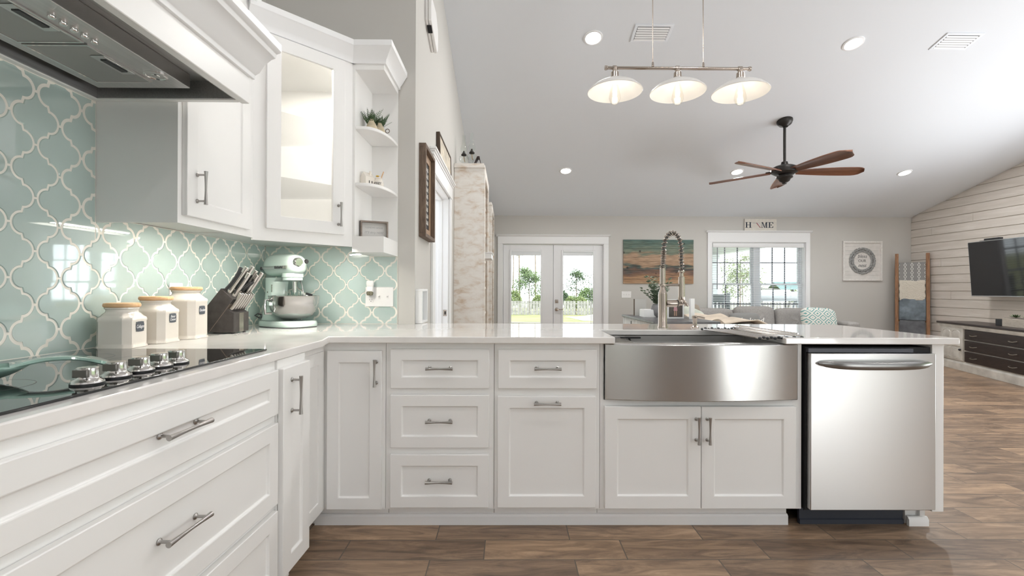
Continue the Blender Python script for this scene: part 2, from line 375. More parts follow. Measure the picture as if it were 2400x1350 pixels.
m.tube([(.905, y0-.05, .765), (.93, y0-.055, .767), (.97, y0-.055, .763), (1.015, y0-.05, .762)], lambda t: .011-.003*t, 10); m.out('lever_handle', NICKEL, d3)
m = MB(); m.box(.875, .935, y0-.012, y0, .885, .945); m.lathe([(.018, 0), (.018, .01), (.008, .012)], 16, Matrix.Translation((.905, y0-.012, .915)) @ Matrix.Rotation(PI/2, 4, 'X')); m.out('deadbolt', NICKEL, d3, bevel=.004)

# ------------------------------------------------------------------ window with two double-hung units and an open blind
WF = mat('window_frame_vinyl', (.72, .745, .77), .4); MUN = mat('muntin_backlit_shade', (.16, .165, .19), .5)  # muntins coloured dark to stand in for their backlit shade
def sash(o, x0, x1, z0, z1, y, hz):
    s = .032; m = MB(); m.box(x0+s, x1-s, y, y+.03, z0, z0+s); m.box(x0+s, x1-s, y, y+.03, z1-s, z1); m.box(x0, x0+s, y, y+.03, z0, z1); m.box(x1-s, x1, y, y+.03, z0, z1)
    f = m.out('sash', WF, o, bevel=.003)
    g = MB().box(x0+s, x1-s, y+.013, y+.016, z0+s, z1-s).out('glass', glassmat('window_glass', (.97, 1, 1), .35), f)
    q = MB(); wv = (x1-x0-2*s)/3
    for k in (1, 2): q.box(x0+s+wv*k-.010, x0+s+wv*k+.010, y+.008, y+.021, z0+s, z1-s)
    q.box(x0+s, x1-s, y+.008, y+.021, hz-.010, hz+.010); q.out('muntin', MUN, f)
m = MB(); y = YF+.09; m.box(3.812, 3.838, y, y+.06, .475, 2.018); m.box(5.522, 5.548, y, y+.06, .475, 2.018); m.box(4.62, 4.745, y-.02, y+.06, .475, 2.018); [m.box(xa, xb, y, y+.06, za, zb) for xa, xb in ((3.838, 4.62), (4.745, 5.522)) for za, zb in ((.475, .505), (1.99, 2.018))]
wn = struct(m.out('window_1', WF, bevel=.003))
for x0, x1 in ((3.838, 4.62), (4.745, 5.522)):
    sash(wn, x0, x1, 1.235, 1.99, y+.032, 1.655); sash(wn, x0, x1, .505, 1.262, y, .875)
bl = thing('horizontal_blind', 'white slatted blind with open slats filling the double window above the sofa', 'blind', (4.68, YF+.045, 0))
MB().prism([(-.035, 1.935), (.02, 1.935), (.02, 2.015), (-.045, 2.015), (-.045, 1.95)], -.855, .855, 'x').out('valance', TRIM, bl, bevel=.003)
SL = mat('blind_slat_white', (.84, .85, .86), .5)
for k in range(33):
    z = 1.90-k*.0435
    MB().prism([(-.024, z), (0, z+.003), (.024, z), (.024, z+.0022), (0, z+.0052), (-.024, z+.0022)], -.85, .85, 'x').out('slat', SL, bl)
for x in (-.62, -.06, .06, .62): MB().box(x-.0015, x+.0015, -.026, -.024, .5, 1.94).out('ladder_cord', SL, bl)
MB().tube([(-.775, -.05, 1.93), (-.778, -.05, 1.15)], .008, 8).out('tilt_wand', mat('wand_dark', (.22, .23, .25), .4), bl)
# ------------------------------------------------------------------ cabinetry
def shaker(name, w, h, parent, x, y, z, fr=.062, t=.021, dep=.009, m=WHITE, hole=False):
    """Shaker front: origin at its lower left, face towards -y."""
    b = MB(); e = .004
    O = [(0, 0), (w, 0), (w, h), (0, h)]; I = [(fr, fr), (w-fr, fr), (w-fr, h-fr), (fr, h-fr)]; J = [(fr+e, fr+e), (w-fr-e, fr+e), (w-fr-e, h-fr-e), (fr+e, h-fr-e)]
    ring = lambda P, y: [b.v((p[0], y, p[1])) for p in P]
    o0, o1, i1 = ring(O, 0), ring(O, -t), ring(I, -t)
    for k in range(4):
        n = (k+1) % 4; b.f([o0[k], o0[n], o1[n], o1[k]]); b.f([o1[k], o1[n], i1[n], i1[k]])
    if hole:
        i0 = ring(I, 0)
        for k in range(4):
            n = (k+1) % 4; b.f([i1[k], i1[n], i0[n], i0[k]]); b.f([i0[k], i0[n], o0[n], o0[k]])
    else:
        j1 = ring(J, -t+dep)
        for k in range(4):
            n = (k+1) % 4; b.f([i1[k], i1[n], j1[n], j1[k]])
        b.f(j1); b.f(o0[::-1])
    return b.out(name, m, parent, (x, y, z), bevel=.0025)
def pull(parent, x, y, z, L=.126, vert=False):   # spindle bar pull on two posts; y is the face it stands on
    M = Matrix.Translation((x, y-.034, z)) @ (Matrix() if vert else Matrix.Rotation(PI/2, 4, 'Y'))
    b = MB(); n = 12; prof = [(0, -L/2)]
    for k in range(n+1):
        u = -1+2*k/n; prof.append((.0042+.0030*abs(u)**1.7, u*L/2))
    prof.append((0, L/2)); b.lathe(prof, 14, M)
    for s in (-1, 1):
        d = s*(L/2-.014); p = (x, 0, z+d) if vert else (x+d, 0, z)
        b.lathe([(.0085, 0), (.0085, .0025), (.004, .006), (.004, .034)], 12, Matrix.Translation((p[0], y, p[2])) @ Matrix.Rotation(PI/2, 4, 'X'))
    return b.out('handle', PULLM, parent)
CT, CTH = .919, .031     # worktop height and thickness
FZ = CT-CTH              # underside of the worktop
LRZ = PI/2-math.atan(.0235); LLOC = (-.8496, 0, 0)       # range run: local x along the run, local -y into the room

def carcass(t, x0, x1, d0=.041, d1=.62, z0=.10, z1=FZ-.001, kick=True, name='body'):
    o = MB().box(x0, x1, d0, d1, z0, z1).out(name, WHITE, t)
    if kick: MB().box(x0, x1, d0+.06, d0+.078, 0, z0).out('toe_kick', WHITE, t)
    return o
PY = 2.144
def base(label, x0, x1, group='white shaker base cabinets'):
    t = thing('base_cabinet', label, 'cabinet', ((x0+x1)/2, PY, 0), 0, group); return t, x0-(x0+x1)/2, x1-(x0+x1)/2
def rel(t, x): return x-t.location.x
# corner cabinet door on the sink run
t, a, b = base('narrow white base cabinet with one tall door at the inside corner', -.862, -.578)
carcass(t, a-.012, b, d1=.70); MB().box(rel(t, -.97), a-.012, .101, .119, 0, .10).out('toe_kick', WHITE, t); d = shaker('door', .256, .745, t, rel(t, -.849), .041, .105, fr=.055); pull(d, .232, -.021, .645, vert=True)
# three drawers
t, a, b = base('white base cabinet with a stack of three drawers and bar pulls', -.576, -.066)
carcass(t, a, b)
for z0, z1 in ((.674, .859), (.395, .643), (.114, .363)):
    d = shaker('drawer', .464, z1-z0, t, rel(t, -.552), .041, z0, fr=.053); pull(d, .232, -.012, (z1-z0)/2+.003)
# drawer over pull-out bin
t, a, b = base('white base cabinet with one drawer above a large pull-out front, left of the sink', -.064, .436)
carcass(t, a, b)
d = shaker('drawer', .465, .185, t, rel(t, -.046), .041, .674, fr=.053); pull(d, .232, -.012, .096)
d = shaker('pull_out_door', .463, .523, t, rel(t, -.048), .041, .114, fr=.055); pull(d, .232, -.021, .495)
# sink base
t, a, b = base('white sink base cabinet with a pair of doors under the steel apron sink', .438, 1.40)
q = MB(); q.box(a, b, .041, .62, .10, .618); q.box(a, rel(t, .455), .041, .77, .618, FZ-.001); q.box(rel(t, 1.381), b, .041, .77, .618, FZ-.001); q.out('body', WHITE, t)
MB().box(a, b-.035, .101, .119, 0, .10).out('toe_kick', WHITE, t)
d = shaker('door', .455, .482, t, rel(t, .457), .041, .109, fr=.06); pull(d, .432, -.021, .375, vert=True)
d = shaker('door', .449, .482, t, rel(t, .915), .041, .109, fr=.06); pull(d, .026, -.021, .375, vert=True)
# plinth moulding along the toe kick
tb = MB(); tb.prism([(PY+.101, 0), (PY+.085, 0), (PY+.085, .042), (PY+.091, .05), (PY+.101, .052)], -.93, 1.365, 'x')
struct(tb.out('baseboard_kitchen', TRIM))
# end panel right of the dishwasher
t = thing('peninsula_end', 'white upright panel closing the right end of the kitchen peninsula', 'panel', (2.03, PY, 0))
MB().box(-.02, .036, .021, .80, .094, FZ-.001).out('panel', WHITE, t, bevel=.002)
q = MB(); q.box(-.02, .005, .085, .80, 0, .094); q.prism([(.085, 0), (.07, 0), (.07, .03), (.078, .042), (.085, .044)], -.085, .012, 'x'); q.box(-.08, -.02, .10, .2, 0, .094); q.out('foot', WHITE, t)
MB().box(-2.03-.50, .034, .775, .795, 0, FZ-.001).out('back_panel', WHITE, t)

# range run: drawers under the cooktop, narrow pull-out and blind corner door
t = thing('base_cabinet', 'wide white base cabinet with deep drawers under the black cooktop', 'cabinet', LLOC, LRZ, 'white shaker base cabinets')
carcass(t, .66, 1.632, d0=.012, d1=.64)
for z0, z1 in ((.702, .857), (.388, .672), (.115, .365)):
    d = shaker('drawer', .925, z1-z0, t, .695, .012, z0, fr=.056); pull(d, .462, -.012, (z1-z0)/2+.012, L=.15)
t = thing('base_cabinet', 'white base cabinet with wide drawers nearest the camera, at the very left edge', 'cabinet', LLOC, LRZ, 'white shaker base cabinets')
carcass(t, -.45, .657, d0=.012, d1=.64); shaker('drawer', .9, .155, t, -.25, .012, .702); shaker('door', .9, .557, t, -.25, .012, .115)
t = thing('base_cabinet', 'slim white pull-out cabinet with a vertical bar pull beside the cooktop drawers', 'cabinet', LLOC, LRZ, 'white shaker base cabinets')
carcass(t, 1.634, 1.842, d0=.004, d1=.64); d = shaker('pull_out_door', .206, .745, t, 1.635, .002, .112, fr=.06); pull(d, .058, -.021, .64, L=.14, vert=True)
t = thing('base_cabinet', 'white folding corner door standing back between the two cabinet runs', 'cabinet', (-.882, 1.86, 0), PI/2, 'white shaker base cabinets')
MB().box(-.0, .34, -.016, .5, .10, FZ-.001).out('body', WHITE, t); MB().box(0, .40, .07, .085, 0, .1).out('toe_kick', WHITE, t)
shaker('door', .296, .745, t, .006, 0, .105, fr=.058)

# worktop, one slab with the sink cut out
cu = [(XW, -.45), (-.860, -.45), (-.8026, 2.0), (-.832, 2.144), (.50, 2.144), (.507, 2.548), (1.283, 2.548), (1.30, 2.144), (2.1226, 2.144), (2.1226, 2.985), (XH+.002, 2.985), (XH+.002, YB-.001), (XW, YB-.001)]
wt = MB().prism(cu, FZ, CT).out('worktop', QUARTZ, bevel=.004, seg=3); tag(wt, 'white quartz worktop running from the cooktop round the corner and over the peninsula', 'countertop')

# ------------------------------------------------------------------ apron sink and what belongs to it
t = thing('farmhouse_sink', 'stainless steel apron-front sink set into the white worktop', 'sink', (.915, PY, 0))
b = MB(); n = 24; F, Bk = [], []
for k in range(n+1):
    u = -1+2*k/n; F.append((u*.457, .022-.040*(1-u*u))); Bk.append((u*.457, .075))
b.prism(F+Bk[::-1], .622, FZ-.002); b.out('apron', STEEL, t, bevel=.004, smooth=30)
b = MB(); x0, x1, ya, yb2, z0, z1 = -.41, .40, .075, .405, .66, FZ-.002
for q in ((x0-.015, x0, ya, yb2, z0, z1), (x1, x1+.015, ya, yb2, z0, z1), (x0-.015, x1+.015, yb2, yb2+.015, z0, z1), (x0-.015, x1+.015, ya, yb2, z0-.012, z0)): b.box(*q)
b.box(x0, x1, yb2-.012, yb2, .845, .851); b.box(x0, x1, ya, ya+.012, .845, .851)
b.out('basin', mat('satin_stainless', (.50, .49, .48), .36, 1), t)
MB().lathe([(.055, 0), (.055, .003), (.04, .004), (.0, .002)], 24, Matrix.Translation((0, .26, z0))).out('drain', CHROME, t)
t = thing('colander_tray', 'small steel caddy with a black clip at the left end of the sink', 'tray', (.555, PY+.085, .852))
b = MB(); b.box(-.045, .085, 0, .31, 0, .003); b.box(-.045, -.042, 0, .31, 0, .022); b.box(.082, .085, 0, .31, 0, .022); b.box(-.045, .085, .307, .31, 0, .022); b.box(-.045, .085, 0, .003, 0, .022); b.out('tray', CHROME, t)
b = MB(); b.box(.055, .165, .26, .285, .024, .033); b.tube([(.10, .272, .03), (.11, .27, .012), (.1, .26, .0)], .006, 8); b.out('clip', BLACK, t, bevel=.003)
t = thing('drying_rack', 'roll-up drying rack of steel rods with dark grips over the right of the sink', 'rack', (1.135, PY, CT))
b = MB()
RODS = 13
for k in range(RODS):
    u = k/(RODS-1); x = -.02+.20*u if k < 8 else .14+.011*(k-8); z = .006 if k < 8 else .006+.011*((k-8) % 3)
    r = MB().tube([(x-.045, .385, z), (x+.08, .03, z-.012)], .0042, 8).out('rod', CHROME, t)
SIL = mat('dark_silicone', (.05, .055, .06), .55)
for yy, xo, zz in ((.385, -.045, 0), (.03, .08, -.012)):
    for k in range(12):
        x = -.02+.2*k/11+xo; z = .006+zz+(.004 if k % 2 else .0)
        MB().ball((x, yy, z), .0075, 10, 6, 1, 1.6, .9).out('grip', SIL, t)
t = thing('kitchen_faucet', 'tall brushed nickel faucet with a coiled spring neck behind the sink', 'faucet', (.905, 2.69, CT))
b = MB(); b.lathe([(.029, 0), (.029, .006), (.0255, .012), (.0255, .195), (.021, .215), (.0155, .228), (.0155, .262)], 28); b.out('body', NICKEL, t)
b = MB(); b.lathe([(.0155, 0), (.0155, .085)], 20, Matrix.Translation((0, 0, .262))); b.out('stem', NICKEL, t)
path = []
for k in range(61):
    s = k/60
    if s < .35: path.append(Vector((.006*s/.35, 0, .345+.105*s/.35)))
    elif s < .8:
        a = PI*(1-(s-.35)/.45); path.append(Vector((.058+.052*math.cos(a), 0, .45+.105*math.sin(a))))
    else: path.append(Vector((.110+.002*(s-.8), 0, .45-.105*(s-.8)/.2)))
b = MB(); b.tube(path, .0085, 10); b.out('hose', mat('hose_dark', (.12, .115, .11), .5), t)
coil = []; turns = 30; N = turns*14
for k in range(N+1):
    s = k/N*60; i = min(59, int(s)); fr = s-i; p = path[i].lerp(path[i+1], fr); d = (path[i+1]-path[i]).normalized(); u = Vector((0, 1, 0)); v = d.cross(u)
    a = 2*PI*turns*k/N; coil.append(p+(u*math.cos(a)+v*math.sin(a))*.0142)
b = MB(); b.tube(coil, .0026, 6); b.out('spring_coil', NICKEL, t)
b = MB(); b.lathe([(.0, .105), (.011, .105), (.017, .10), (.0175, .09), (.011, .085), (.011, .065), (.0175, .062), (.0185, .0), (.019, -.05), (.021, -.075), (.017, -.083), (0, -.083)], 24, Matrix.Translation((.111, 0, .235))); b.out('spray_head', NICKEL, t)
b = MB(); b.box(0, .10, -.006, .006, .243, .256); b.lathe([(.022, 0), (.022, .014)], 24, Matrix.Translation((0, 0, .242))); b.out('docking_arm', NICKEL, t, bevel=.003)
b = MB(); Mx = Matrix.Translation((.0, -.002, .142)) @ Matrix.Rotation(PI/2, 4, 'Y'); b.lathe([(.021, .02), (.021, .085), (.019, .09)], 24, Mx); b.out('valve', NICKEL, t)
b = MB(); b.lathe([(.0225, .0), (.0225, .003)], 24, Matrix.Translation((.083, -.002, .142)) @ Matrix.Rotation(PI/2, 4, 'Y')); b.out('seal_ring', BLACK, t)
b = MB(); b.tube([(.088, -.002, .142), (.104, -.01, .146), (.12, -.02, .15), (.138, -.035, .128)], lambda u: .017-.010*u, 12); b.ball((.105, -.008, .15), .02, 16, 8); b.out('lever', NICKEL, t)
t = thing('soap_dispenser', 'short brushed nickel soap pump on the worktop right of the faucet', 'soap dispenser', (1.095, 2.69, CT))
MB().lathe([(.023, 0), (.021, .006), (.012, .012), (.012, .045), (.014, .05)], 20).out('base', NICKEL, t)
b = MB(); b.lathe([(.013, .05), (.016, .056), (.016, .068), (.012, .072), (0, .072)], 20); b.tube([(0, 0, .064), (.02, -.02, .064), (.04, -.04, .058)], .006, 8); b.out('pump_head', NICKEL, t)

# ------------------------------------------------------------------ dishwasher
t = thing('dishwasher', 'stainless steel dishwasher with a bowed bar handle at the right of the peninsula', 'dishwasher', (1.712, PY, 0))
b = MB(); b.box(-.295, .295, -.002, .03, .112, .846); b.out('door', mat('dishwasher_steel', (.64, .635, .63), .30, 1, aniso=.8), t, bevel=.003)
MB().box(-.300, .297, .03, .6, .10, .872).out('tub', DARK, t)
MB().box(-.297, .2, .012, .03, .849, .868).out('control_edge', mat('graphite_trim', (.06, .065, .085), .4), t)
b = MB(); n = 20; R = []
for k in range(n+1):
    u = -1+2*k/n; x = u*.266; e = 1-abs(u)**6; w_ = .0045+.0145*e**.6; yv = -.012-.034*(1-u**4); th = .003+.008*e
    zc = .8-.006*(1-u*u)
    R.append([(x, yv+th*math.cos(a), zc+w_*math.sin(a)) for a in [2*PI*j/14 for j in range(14)]])
b.loft(R); b.out('handle', mat('handle_steel', (.26, .255, .25), .28, 1), t)
b = MB(); b.box(-.285, .225, .098, .112, .0, .10); b.prism([(.098, 0), (.092, 0), (.092, .022), (.098, .026)], -.285, .225, 'x'); b.out('kick_plate', mat('slate_kick', (.035, .04, .055), .5), t)
for x in (-.26, .205): MB().lathe([(.006, 0), (.004, .003), (0, .003)], 10, Matrix.Translation((x, .098, .07)) @ Matrix.Rotation(PI/2, 4, 'X')).out('screw', BLACK, t)

# ------------------------------------------------------------------ cooktop
BG = mat('black_ceramic_glass', (.008, .009, .01), .02, coat=.5, spec=.8)
t = thing('cooktop', 'black glass cooktop with five steel knobs, set in the worktop', 'cooktop', (-1.17, 1.205, CT))
MB().prism([(-.325, -.455), (.288, -.455), (.306, .452), (-.325, .452)], 0, .006).out('glass_top', BG, t, bevel=.0015)
KN = [(-.949, 1.047), (-.953, 1.128), (-.957, 1.207), (-.96, 1.277), (-.958, 1.338)]
ck = None
for i, (x, y) in enumerate(KN):
    b = MB(); b.lathe([(.031, .0), (.031, .003), (.029, .004)], 28); kb = b.out('knob_base_shade', BLACK, t, (x+1.17, y-1.205, .006))  # black base ring takes the place of the shadow under the knob
    b = MB(); b.lathe([(.031, .004), (.0295, .008), (.022, .013), (.0205, .016), (.0200, .036), (.018, .038), (0, .038)], 32); k2 = b.out('knob', CHROME, t, (x+1.17, y-1.205, .006))
    MB().box(-.0165, .0165, -.0205, -.0120, .017, .0345).out('grip_face', mat('knob_face', (.22, .21, .195), .35, 1), k2, bevel=.0015)
RING = mat('burner_mark', (.10, .10, .10), .3)
for x, y, r in ((-.14, -.25, .11), (.05, .22, .085), (-.17, .22, .10), (.02, -.2, .09)):
    MB().lathe([(r, .0062), (r+.0016, .0062)], 48, cap=False).out('burner_ring', RING, t, (x, y, 0))
# sea-green spoon rest
t = thing('spoon_rest', 'glazed sea-green ceramic spoon rest lying on the cooktop', 'spoon rest', (-1.19, 1.06, CT+.0065), math.radians(48))
GLZ = mat('sea_green_glaze', (.27, .42, .36), .1, coat=.8, noise=(25, .12))
b = MB()
def sr(u, v):        # dish with a wavy rim running into a long open handle
    a = 2*PI*u; rx = .085+.012*math.cos(3*a); r = v
    return (math.cos(a)*rx*r-.03, math.sin(a)*rx*.8*r, .004+.030*r**2.6)
b.grid(sr, 48, 10); b.out('dish', GLZ, t, solid=.006)
b = MB(); R = []
for k in range(21):
    u = k/20; x = .035+.185*u; hw = .040-.020*math.sin(PI*min(1, u*1.25))+(.012*math.sin(PI*(u-.7)/.3) if u > .7 else 0); hw *= 1 if u < .92 else math.sqrt(max(.02, 1-((u-.92)/.08)**2)); z = .031+.012*math.sin(PI*u)-.018*u**3
    R.append([(x, hw*math.cos(a), z+(.0065+.004*(hw*math.cos(a)/.04)**2 if math.sin(a) > 0 else -.0045)*abs(math.sin(a))**.5) for a in [2*PI*j/16 for j in range(16)]])
b.loft(R); b.out('handle', GLZ, t)

# ------------------------------------------------------------------ wall cabinets
UZ0, UZ1 = 1.386, 2.40
UX = -1.232
t = thing('wall_cabinet', 'white single-door wall cabinet between the range hood and the glass corner cabinet', 'cabinet', (UX, 1.722, 0), PI/2)
q = MB(); q.box(0, .503, 0, .306, UZ0+.024, UZ1+.1); q.box(0, .503, 0, .02, UZ0, UZ0+.024); q.box(0, .016, .02, .306, UZ0, UZ0+.024); q.out('body', WHITE, t)
d = shaker('door', .425, .95, t, .022, 0, UZ0+.03, fr=.062); pull(d, .055, -.021, .115, L=.13, vert=True)
MB().box(0, .50, -.04, .30, UZ1+.1, UZ1+.16).out('crown', TRIM, t)
# corner cabinet with a lit glass door
A, Bp = (UX, 2.225), (-.876, 2.585); LEN = math.hypot(Bp[0]-A[0], Bp[1]-A[1]); ANG = math.atan2(Bp[1]-A[1], Bp[0]-A[0])
t = thing('corner_cabinet', 'white diagonal corner cabinet with a lit glass door', 'cabinet', (A[0], A[1], 0), ANG)
Mi = (Matrix.Translation((A[0], A[1], 0)) @ Matrix.Rotation(ANG, 4, 'Z')).inverted()
Lp = lambda x, y: tuple((Mi @ Vector((x, y, 0)))[:2])
oc = [A, Bp, (-.876, YB-.002), (XW+.002, YB-.002), (XW+.002, 2.225)]
oc = [Lp(*p) for p in oc]
oc = [Vector(p) for p in oc]; cx = sum(oc, Vector((0, 0)))/5; oc = [cx+(p-cx)*k for p, k in zip(oc, (.955, .955, .99, .99, .99))]
b = MB(); b.prism(oc, UZ0+.022, UZ0+.036); b.prism(oc, UZ1-.02, UZ1)
for i in (1, 2, 3, 4):
    p, q = Vector(oc[i]), Vector(oc[(i+1) % 5]); d = (q-p).normalized(); nrm = Vector((-d.y, d.x))*.012
    b.prism([p, q, q+nrm, p+nrm], UZ0+.036, UZ1-.02)
INT = mat('cabinet_interior', (.84, .83, .74), .5)
b.out('body', WHITE, t)
b = MB(); gx0, gx1 = .125, .382
b.box(0, .062, 0, .018, UZ0-.01, UZ1); b.box(.448, LEN, 0, .018, UZ0-.01, UZ1); b.box(.062, .448, 0, .018, UZ0-.01, UZ0+.06); b.box(.062, .448, 0, .018, UZ1-.04, UZ1); b.out('face_frame', WHITE, t)
d = shaker('door', .397, .955, t, .056, 0, UZ0+.05, fr=.066, hole=True); pull(d, .362, -.021, .105, L=.13, vert=True)
MB().box(.06, .337, -.011, -.007, .06, .895).out('glass', glassmat('cabinet_glass', (1, 1, 1), .3), d)
ins = [Vector(p) for p in oc]; cx = sum((p for p in ins), Vector((0, 0)))/5
sh = [tuple(cx+(p-cx)*.93) for p in ins]
for z in (1.70, 2.03): MB().prism(sh, z, z+.008).out('shelf', glassmat('shelf_glass', (1, 1, 1), 1.0, .95), t)
CR = [(0, 0), (-.012, 0), (-.014, .02), (-.022, .03), (-.05, .075), (-.056, .08), (-.056, .11), (0, .11)]
MB().prism(CR, -.03, LEN+.023, 'x').out('crown', TRIM, t, (0, 0, UZ1))
lamp('cabinet_light', 'AREA', tuple(Matrix.Translation((0, 0, UZ1-.03)) @ Vector((.25, .12, 0))), 7, (0, 0, 0), .22, .12, (1, .96, .86), parent=t)
# open end shelves
t = thing('end_shelf', 'white open shelf unit with two curved shelves at the end of the wall cabinets', 'shelf', (-.876, YB-.002, 0))
b = MB(); W, D = .176, .333
b.box(0, .014, -D, 0, UZ0-.04, UZ1+.1); b.box(.014, W, -.012, 0, UZ0-.04, UZ1+.1); b.box(.014, W, -D, -.012, UZ0-.04, UZ0+.05); b.box(.014, W, -D, -.012, UZ1-.03, UZ1+.1); b.out('body', WHITE, t)
for z in (1.737, 2.055):
    q = [(.014, -.012), (.014, -D+.005)]+[(.014+.05+(W-.064)*math.sin(PI/2*k/14), -.012-(D-.017)*(math.cos(PI/2*k/14)**.8 if k < 14 else 0)) for k in range(15)]
    MB().prism(q, z-.018, z).out('shelf', WHITE, t, bevel=.003)
o = MB(); pr = [(-p[0], p[1]) for p in CR]
o.loft([[(W+a, 0, UZ1+z) for a, z in pr], [(W+a, -D-a, UZ1+z) for a, z in pr], [(-.03 if a > .02 else -.0, -D-a, UZ1+z) for a, z in pr]]); o.out('crown', TRIM, t)
# under-cabinet light strips
for nm, lc, rz, sx in (('a', (-1.285, 1.98, UZ0+.0135), PI/2, .40), ('b', (-1.085, 2.45, UZ0+.0115), ANG, .34)):
    q = thing('light_strip', {'a': 'slim white light strip under the single-door wall cabinet', 'b': 'slim white light strip under the glass corner cabinet'}[nm], 'light', lc, rz, 'under-cabinet light strips')
    MB().box(-sx/2, sx/2, -.014, .014, .0, .010).out('housing', WPLASTIC, q); MB().box(-sx/2+.01, sx/2-.01, -.009, .009, -.002, .0).out('diffuser', mat('strip_glow', (1, .95, .86), .5, emit=7), q)
    lamp('strip_lamp', 'AREA', (0, 0, -.004), (1.7 if nm == 'a' else 3.2)*sx/.3, (0, 0, 0), sx-.03, .016, (1, .95, .86), parent=q)

# ------------------------------------------------------------------ range hood
t = thing('range_hood', 'white boxed range hood with a crown ledge and stainless liner above the cooktop', 'range hood', (0, 0, 0))
HZ, HX, HY = 1.833, -.972, 1.721
b = MB(); y0 = .45
b.box(XW+.001, XW+.03, y0, HY, HZ, HZ+.10); b.box(HX-.03, HX, y0, HY+.012, HZ, 2.03); b.box(XW+.03, HX-.03, HY-.024, HY, HZ, 2.03); b.box(XW+.03, HX-.03, y0, y0+.02, HZ, 2.03)
b.out('body', WHITE, t, bevel=.003)
prof = [(HX, 1.93), (HX+.012, 1.93), (HX+.014, 1.945), (HX+.03, 1.955), (HX+.05, 1.985), (HX+.075, 2.005), (HX+.09, 2.01), (HX+.094, 2.025), (HX+.108, 2.03), (HX+.112, 2.035), (HX+.112, 2.062), (HX, 2.062)]
MB().prism(prof, y0, HY+.025, 'y').out('crown', TRIM, t, bevel=.0015)
MB().box(XW+.001, -1.1, y0, HY, 2.0, 2.7).out('chimney', WHITE, t)
lx0, lx1, ly0, ly1 = XW+.032, HX-.032, y0+.02, HY-.026
b = MB(); b.box(lx0, lx0+.004, ly0, ly1, HZ+.003, 1.925); b.box(lx1-.004, lx1, ly0, ly1, HZ+.003, 1.925); b.box(lx0, lx1, ly1-.004, ly1, HZ+.003, 1.925); b.box(lx0, lx1, ly0, ly0+.004, HZ+.003, 1.925); b.box(lx0, lx1, ly0, ly1, 1.90, 1.925)
ln = b.out('liner', DSTEEL, t)
b = MB(); b.box(lx0+.05, lx1-.13, ly0+.05, ly1-.05, 1.852, 1.90); b.out('insert', mat('insert_steel', (.56, .555, .55), .45, 1, noise=(5, .06), bump=(30, .05, .001), stretch=(20, 1, 1)), ln, bevel=.002)
FIL = mat('mesh_filter', (.40, .395, .385), .5, 1, bump=(900, .3, .001))
for ya, yb2 in ((1.345, 1.59), (1.09, 1.335), (.835, 1.08)):
    b = MB(); xa, xb = -1.415, -1.225; b.box(xa, xb, ya, yb2, 1.8485, 1.852); f = b.out('filter', FIL, ln)
    q = MB(); q.box(xa, xb, ya, ya+.006, 1.8465, 1.8485); q.box(xa, xb, yb2-.006, yb2, 1.8465, 1.8485); q.box(xa, xa+.006, ya+.006, yb2-.006, 1.8465, 1.8485); q.box(xb-.006, xb, ya+.006, yb2-.006, 1.8465, 1.8485); q.out('filter_rim', CHROME, f)
    yc = (ya+yb2)/2
    q = MB(); q.box(xb-.05, xb-.008, yc-.06, yc+.06, 1.8455, 1.8485); q.out('latch_plate', STEEL, f, bevel=.002)
    q = MB(); q.box(xb-.036, xb-.016, yc-.04, yc+.04, 1.843, 1.8457); q.out('latch', BLACK, f, bevel=.002)
for k in range(5):
    b = MB(); b.lathe([(.009, 0), (.009, -.010), (.007, -.013), (0, -.013)], 16); b.out('push_button', CHROME, ln, (-1.185, 1.20+k*.031, 1.852))
b = MB(); b.lathe([(.034, 0), (.034, -.003), (.028, -.0045), (.026, -.002), (.012, -.002), (.01, -.0035), (0, -.0035)], 32); b.out('hood_lamp', CHROME, ln, (-1.18, 1.545, 1.852))
# ------------------------------------------------------------------ lantern-tile backsplash (real relief tiles over grout)
TS, TH = .1605, .1725
def tile_poly(g=.0035):
    s, h, g0 = TS, TH, .0068; dx = .5*s-2*g0; a, bb = .47*dx, .205*h; q = []
    for k in range(9):
        th = PI/2*k/8; q.append((a-a*math.cos(th), -bb*math.sin(th)))
    M = (.5*dx, -.25*h); q2 = [(2*M[0]-x, 2*M[1]-y) for x, y in q[::-1]]
    quarter = q+q2                      # left node down to bottom node
    L = -.5*s+g0; P = [(L+x, y) for x, y in quarter]
    P += [(-L-x, y) for x, y in quarter[::-1]][:-1]
    P += [(-L-x, -y) for x, y in quarter]
    P += [(L+x, -y) for x, y in quarter[::-1]][:-1]
    return P
def inset(P, d):
    n = len(P); R = []
    for i in range(n):
        p0, p1, p2 = Vector(P[i-1]), Vector(P[i]), Vector(P[(i+1) % n])
        e1, e2 = (p1-p0).normalized(), (p2-p1).normalized(); n1 = Vector((-e1.y, e1.x)); n2 = Vector((-e2.y, e2.x)); nn = n1+n2
        nn = nn.normalized() if nn.length > .3 else n1
        k = 1/max(.75, nn.dot(n1)); R.append(tuple(p1+nn*d*k))
    return R
def clip(P, ax, val, keep_less):
    R = []; ins = lambda p: (p[ax] <= val) if keep_less else (p[ax] >= val)
    for i in range(len(P)):
        a, b = P[i-1], P[i]
        if ins(a) != ins(b):
            t = (val-a[ax])/(b[ax]-a[ax]); R.append((a[0]+t*(b[0]-a[0]), a[1]+t*(b[1]-a[1])))
        if ins(b): R.append(b)
    return R
TILE = mat('aqua_glass_tile', (.47, .585, .555), .03, noise=(5, .05), coat=1, bump=(9, .05, .003), spec=1, coat_ior=2.1)
GROUT = mat('cream_grout', (.83, .80, .73), .8)
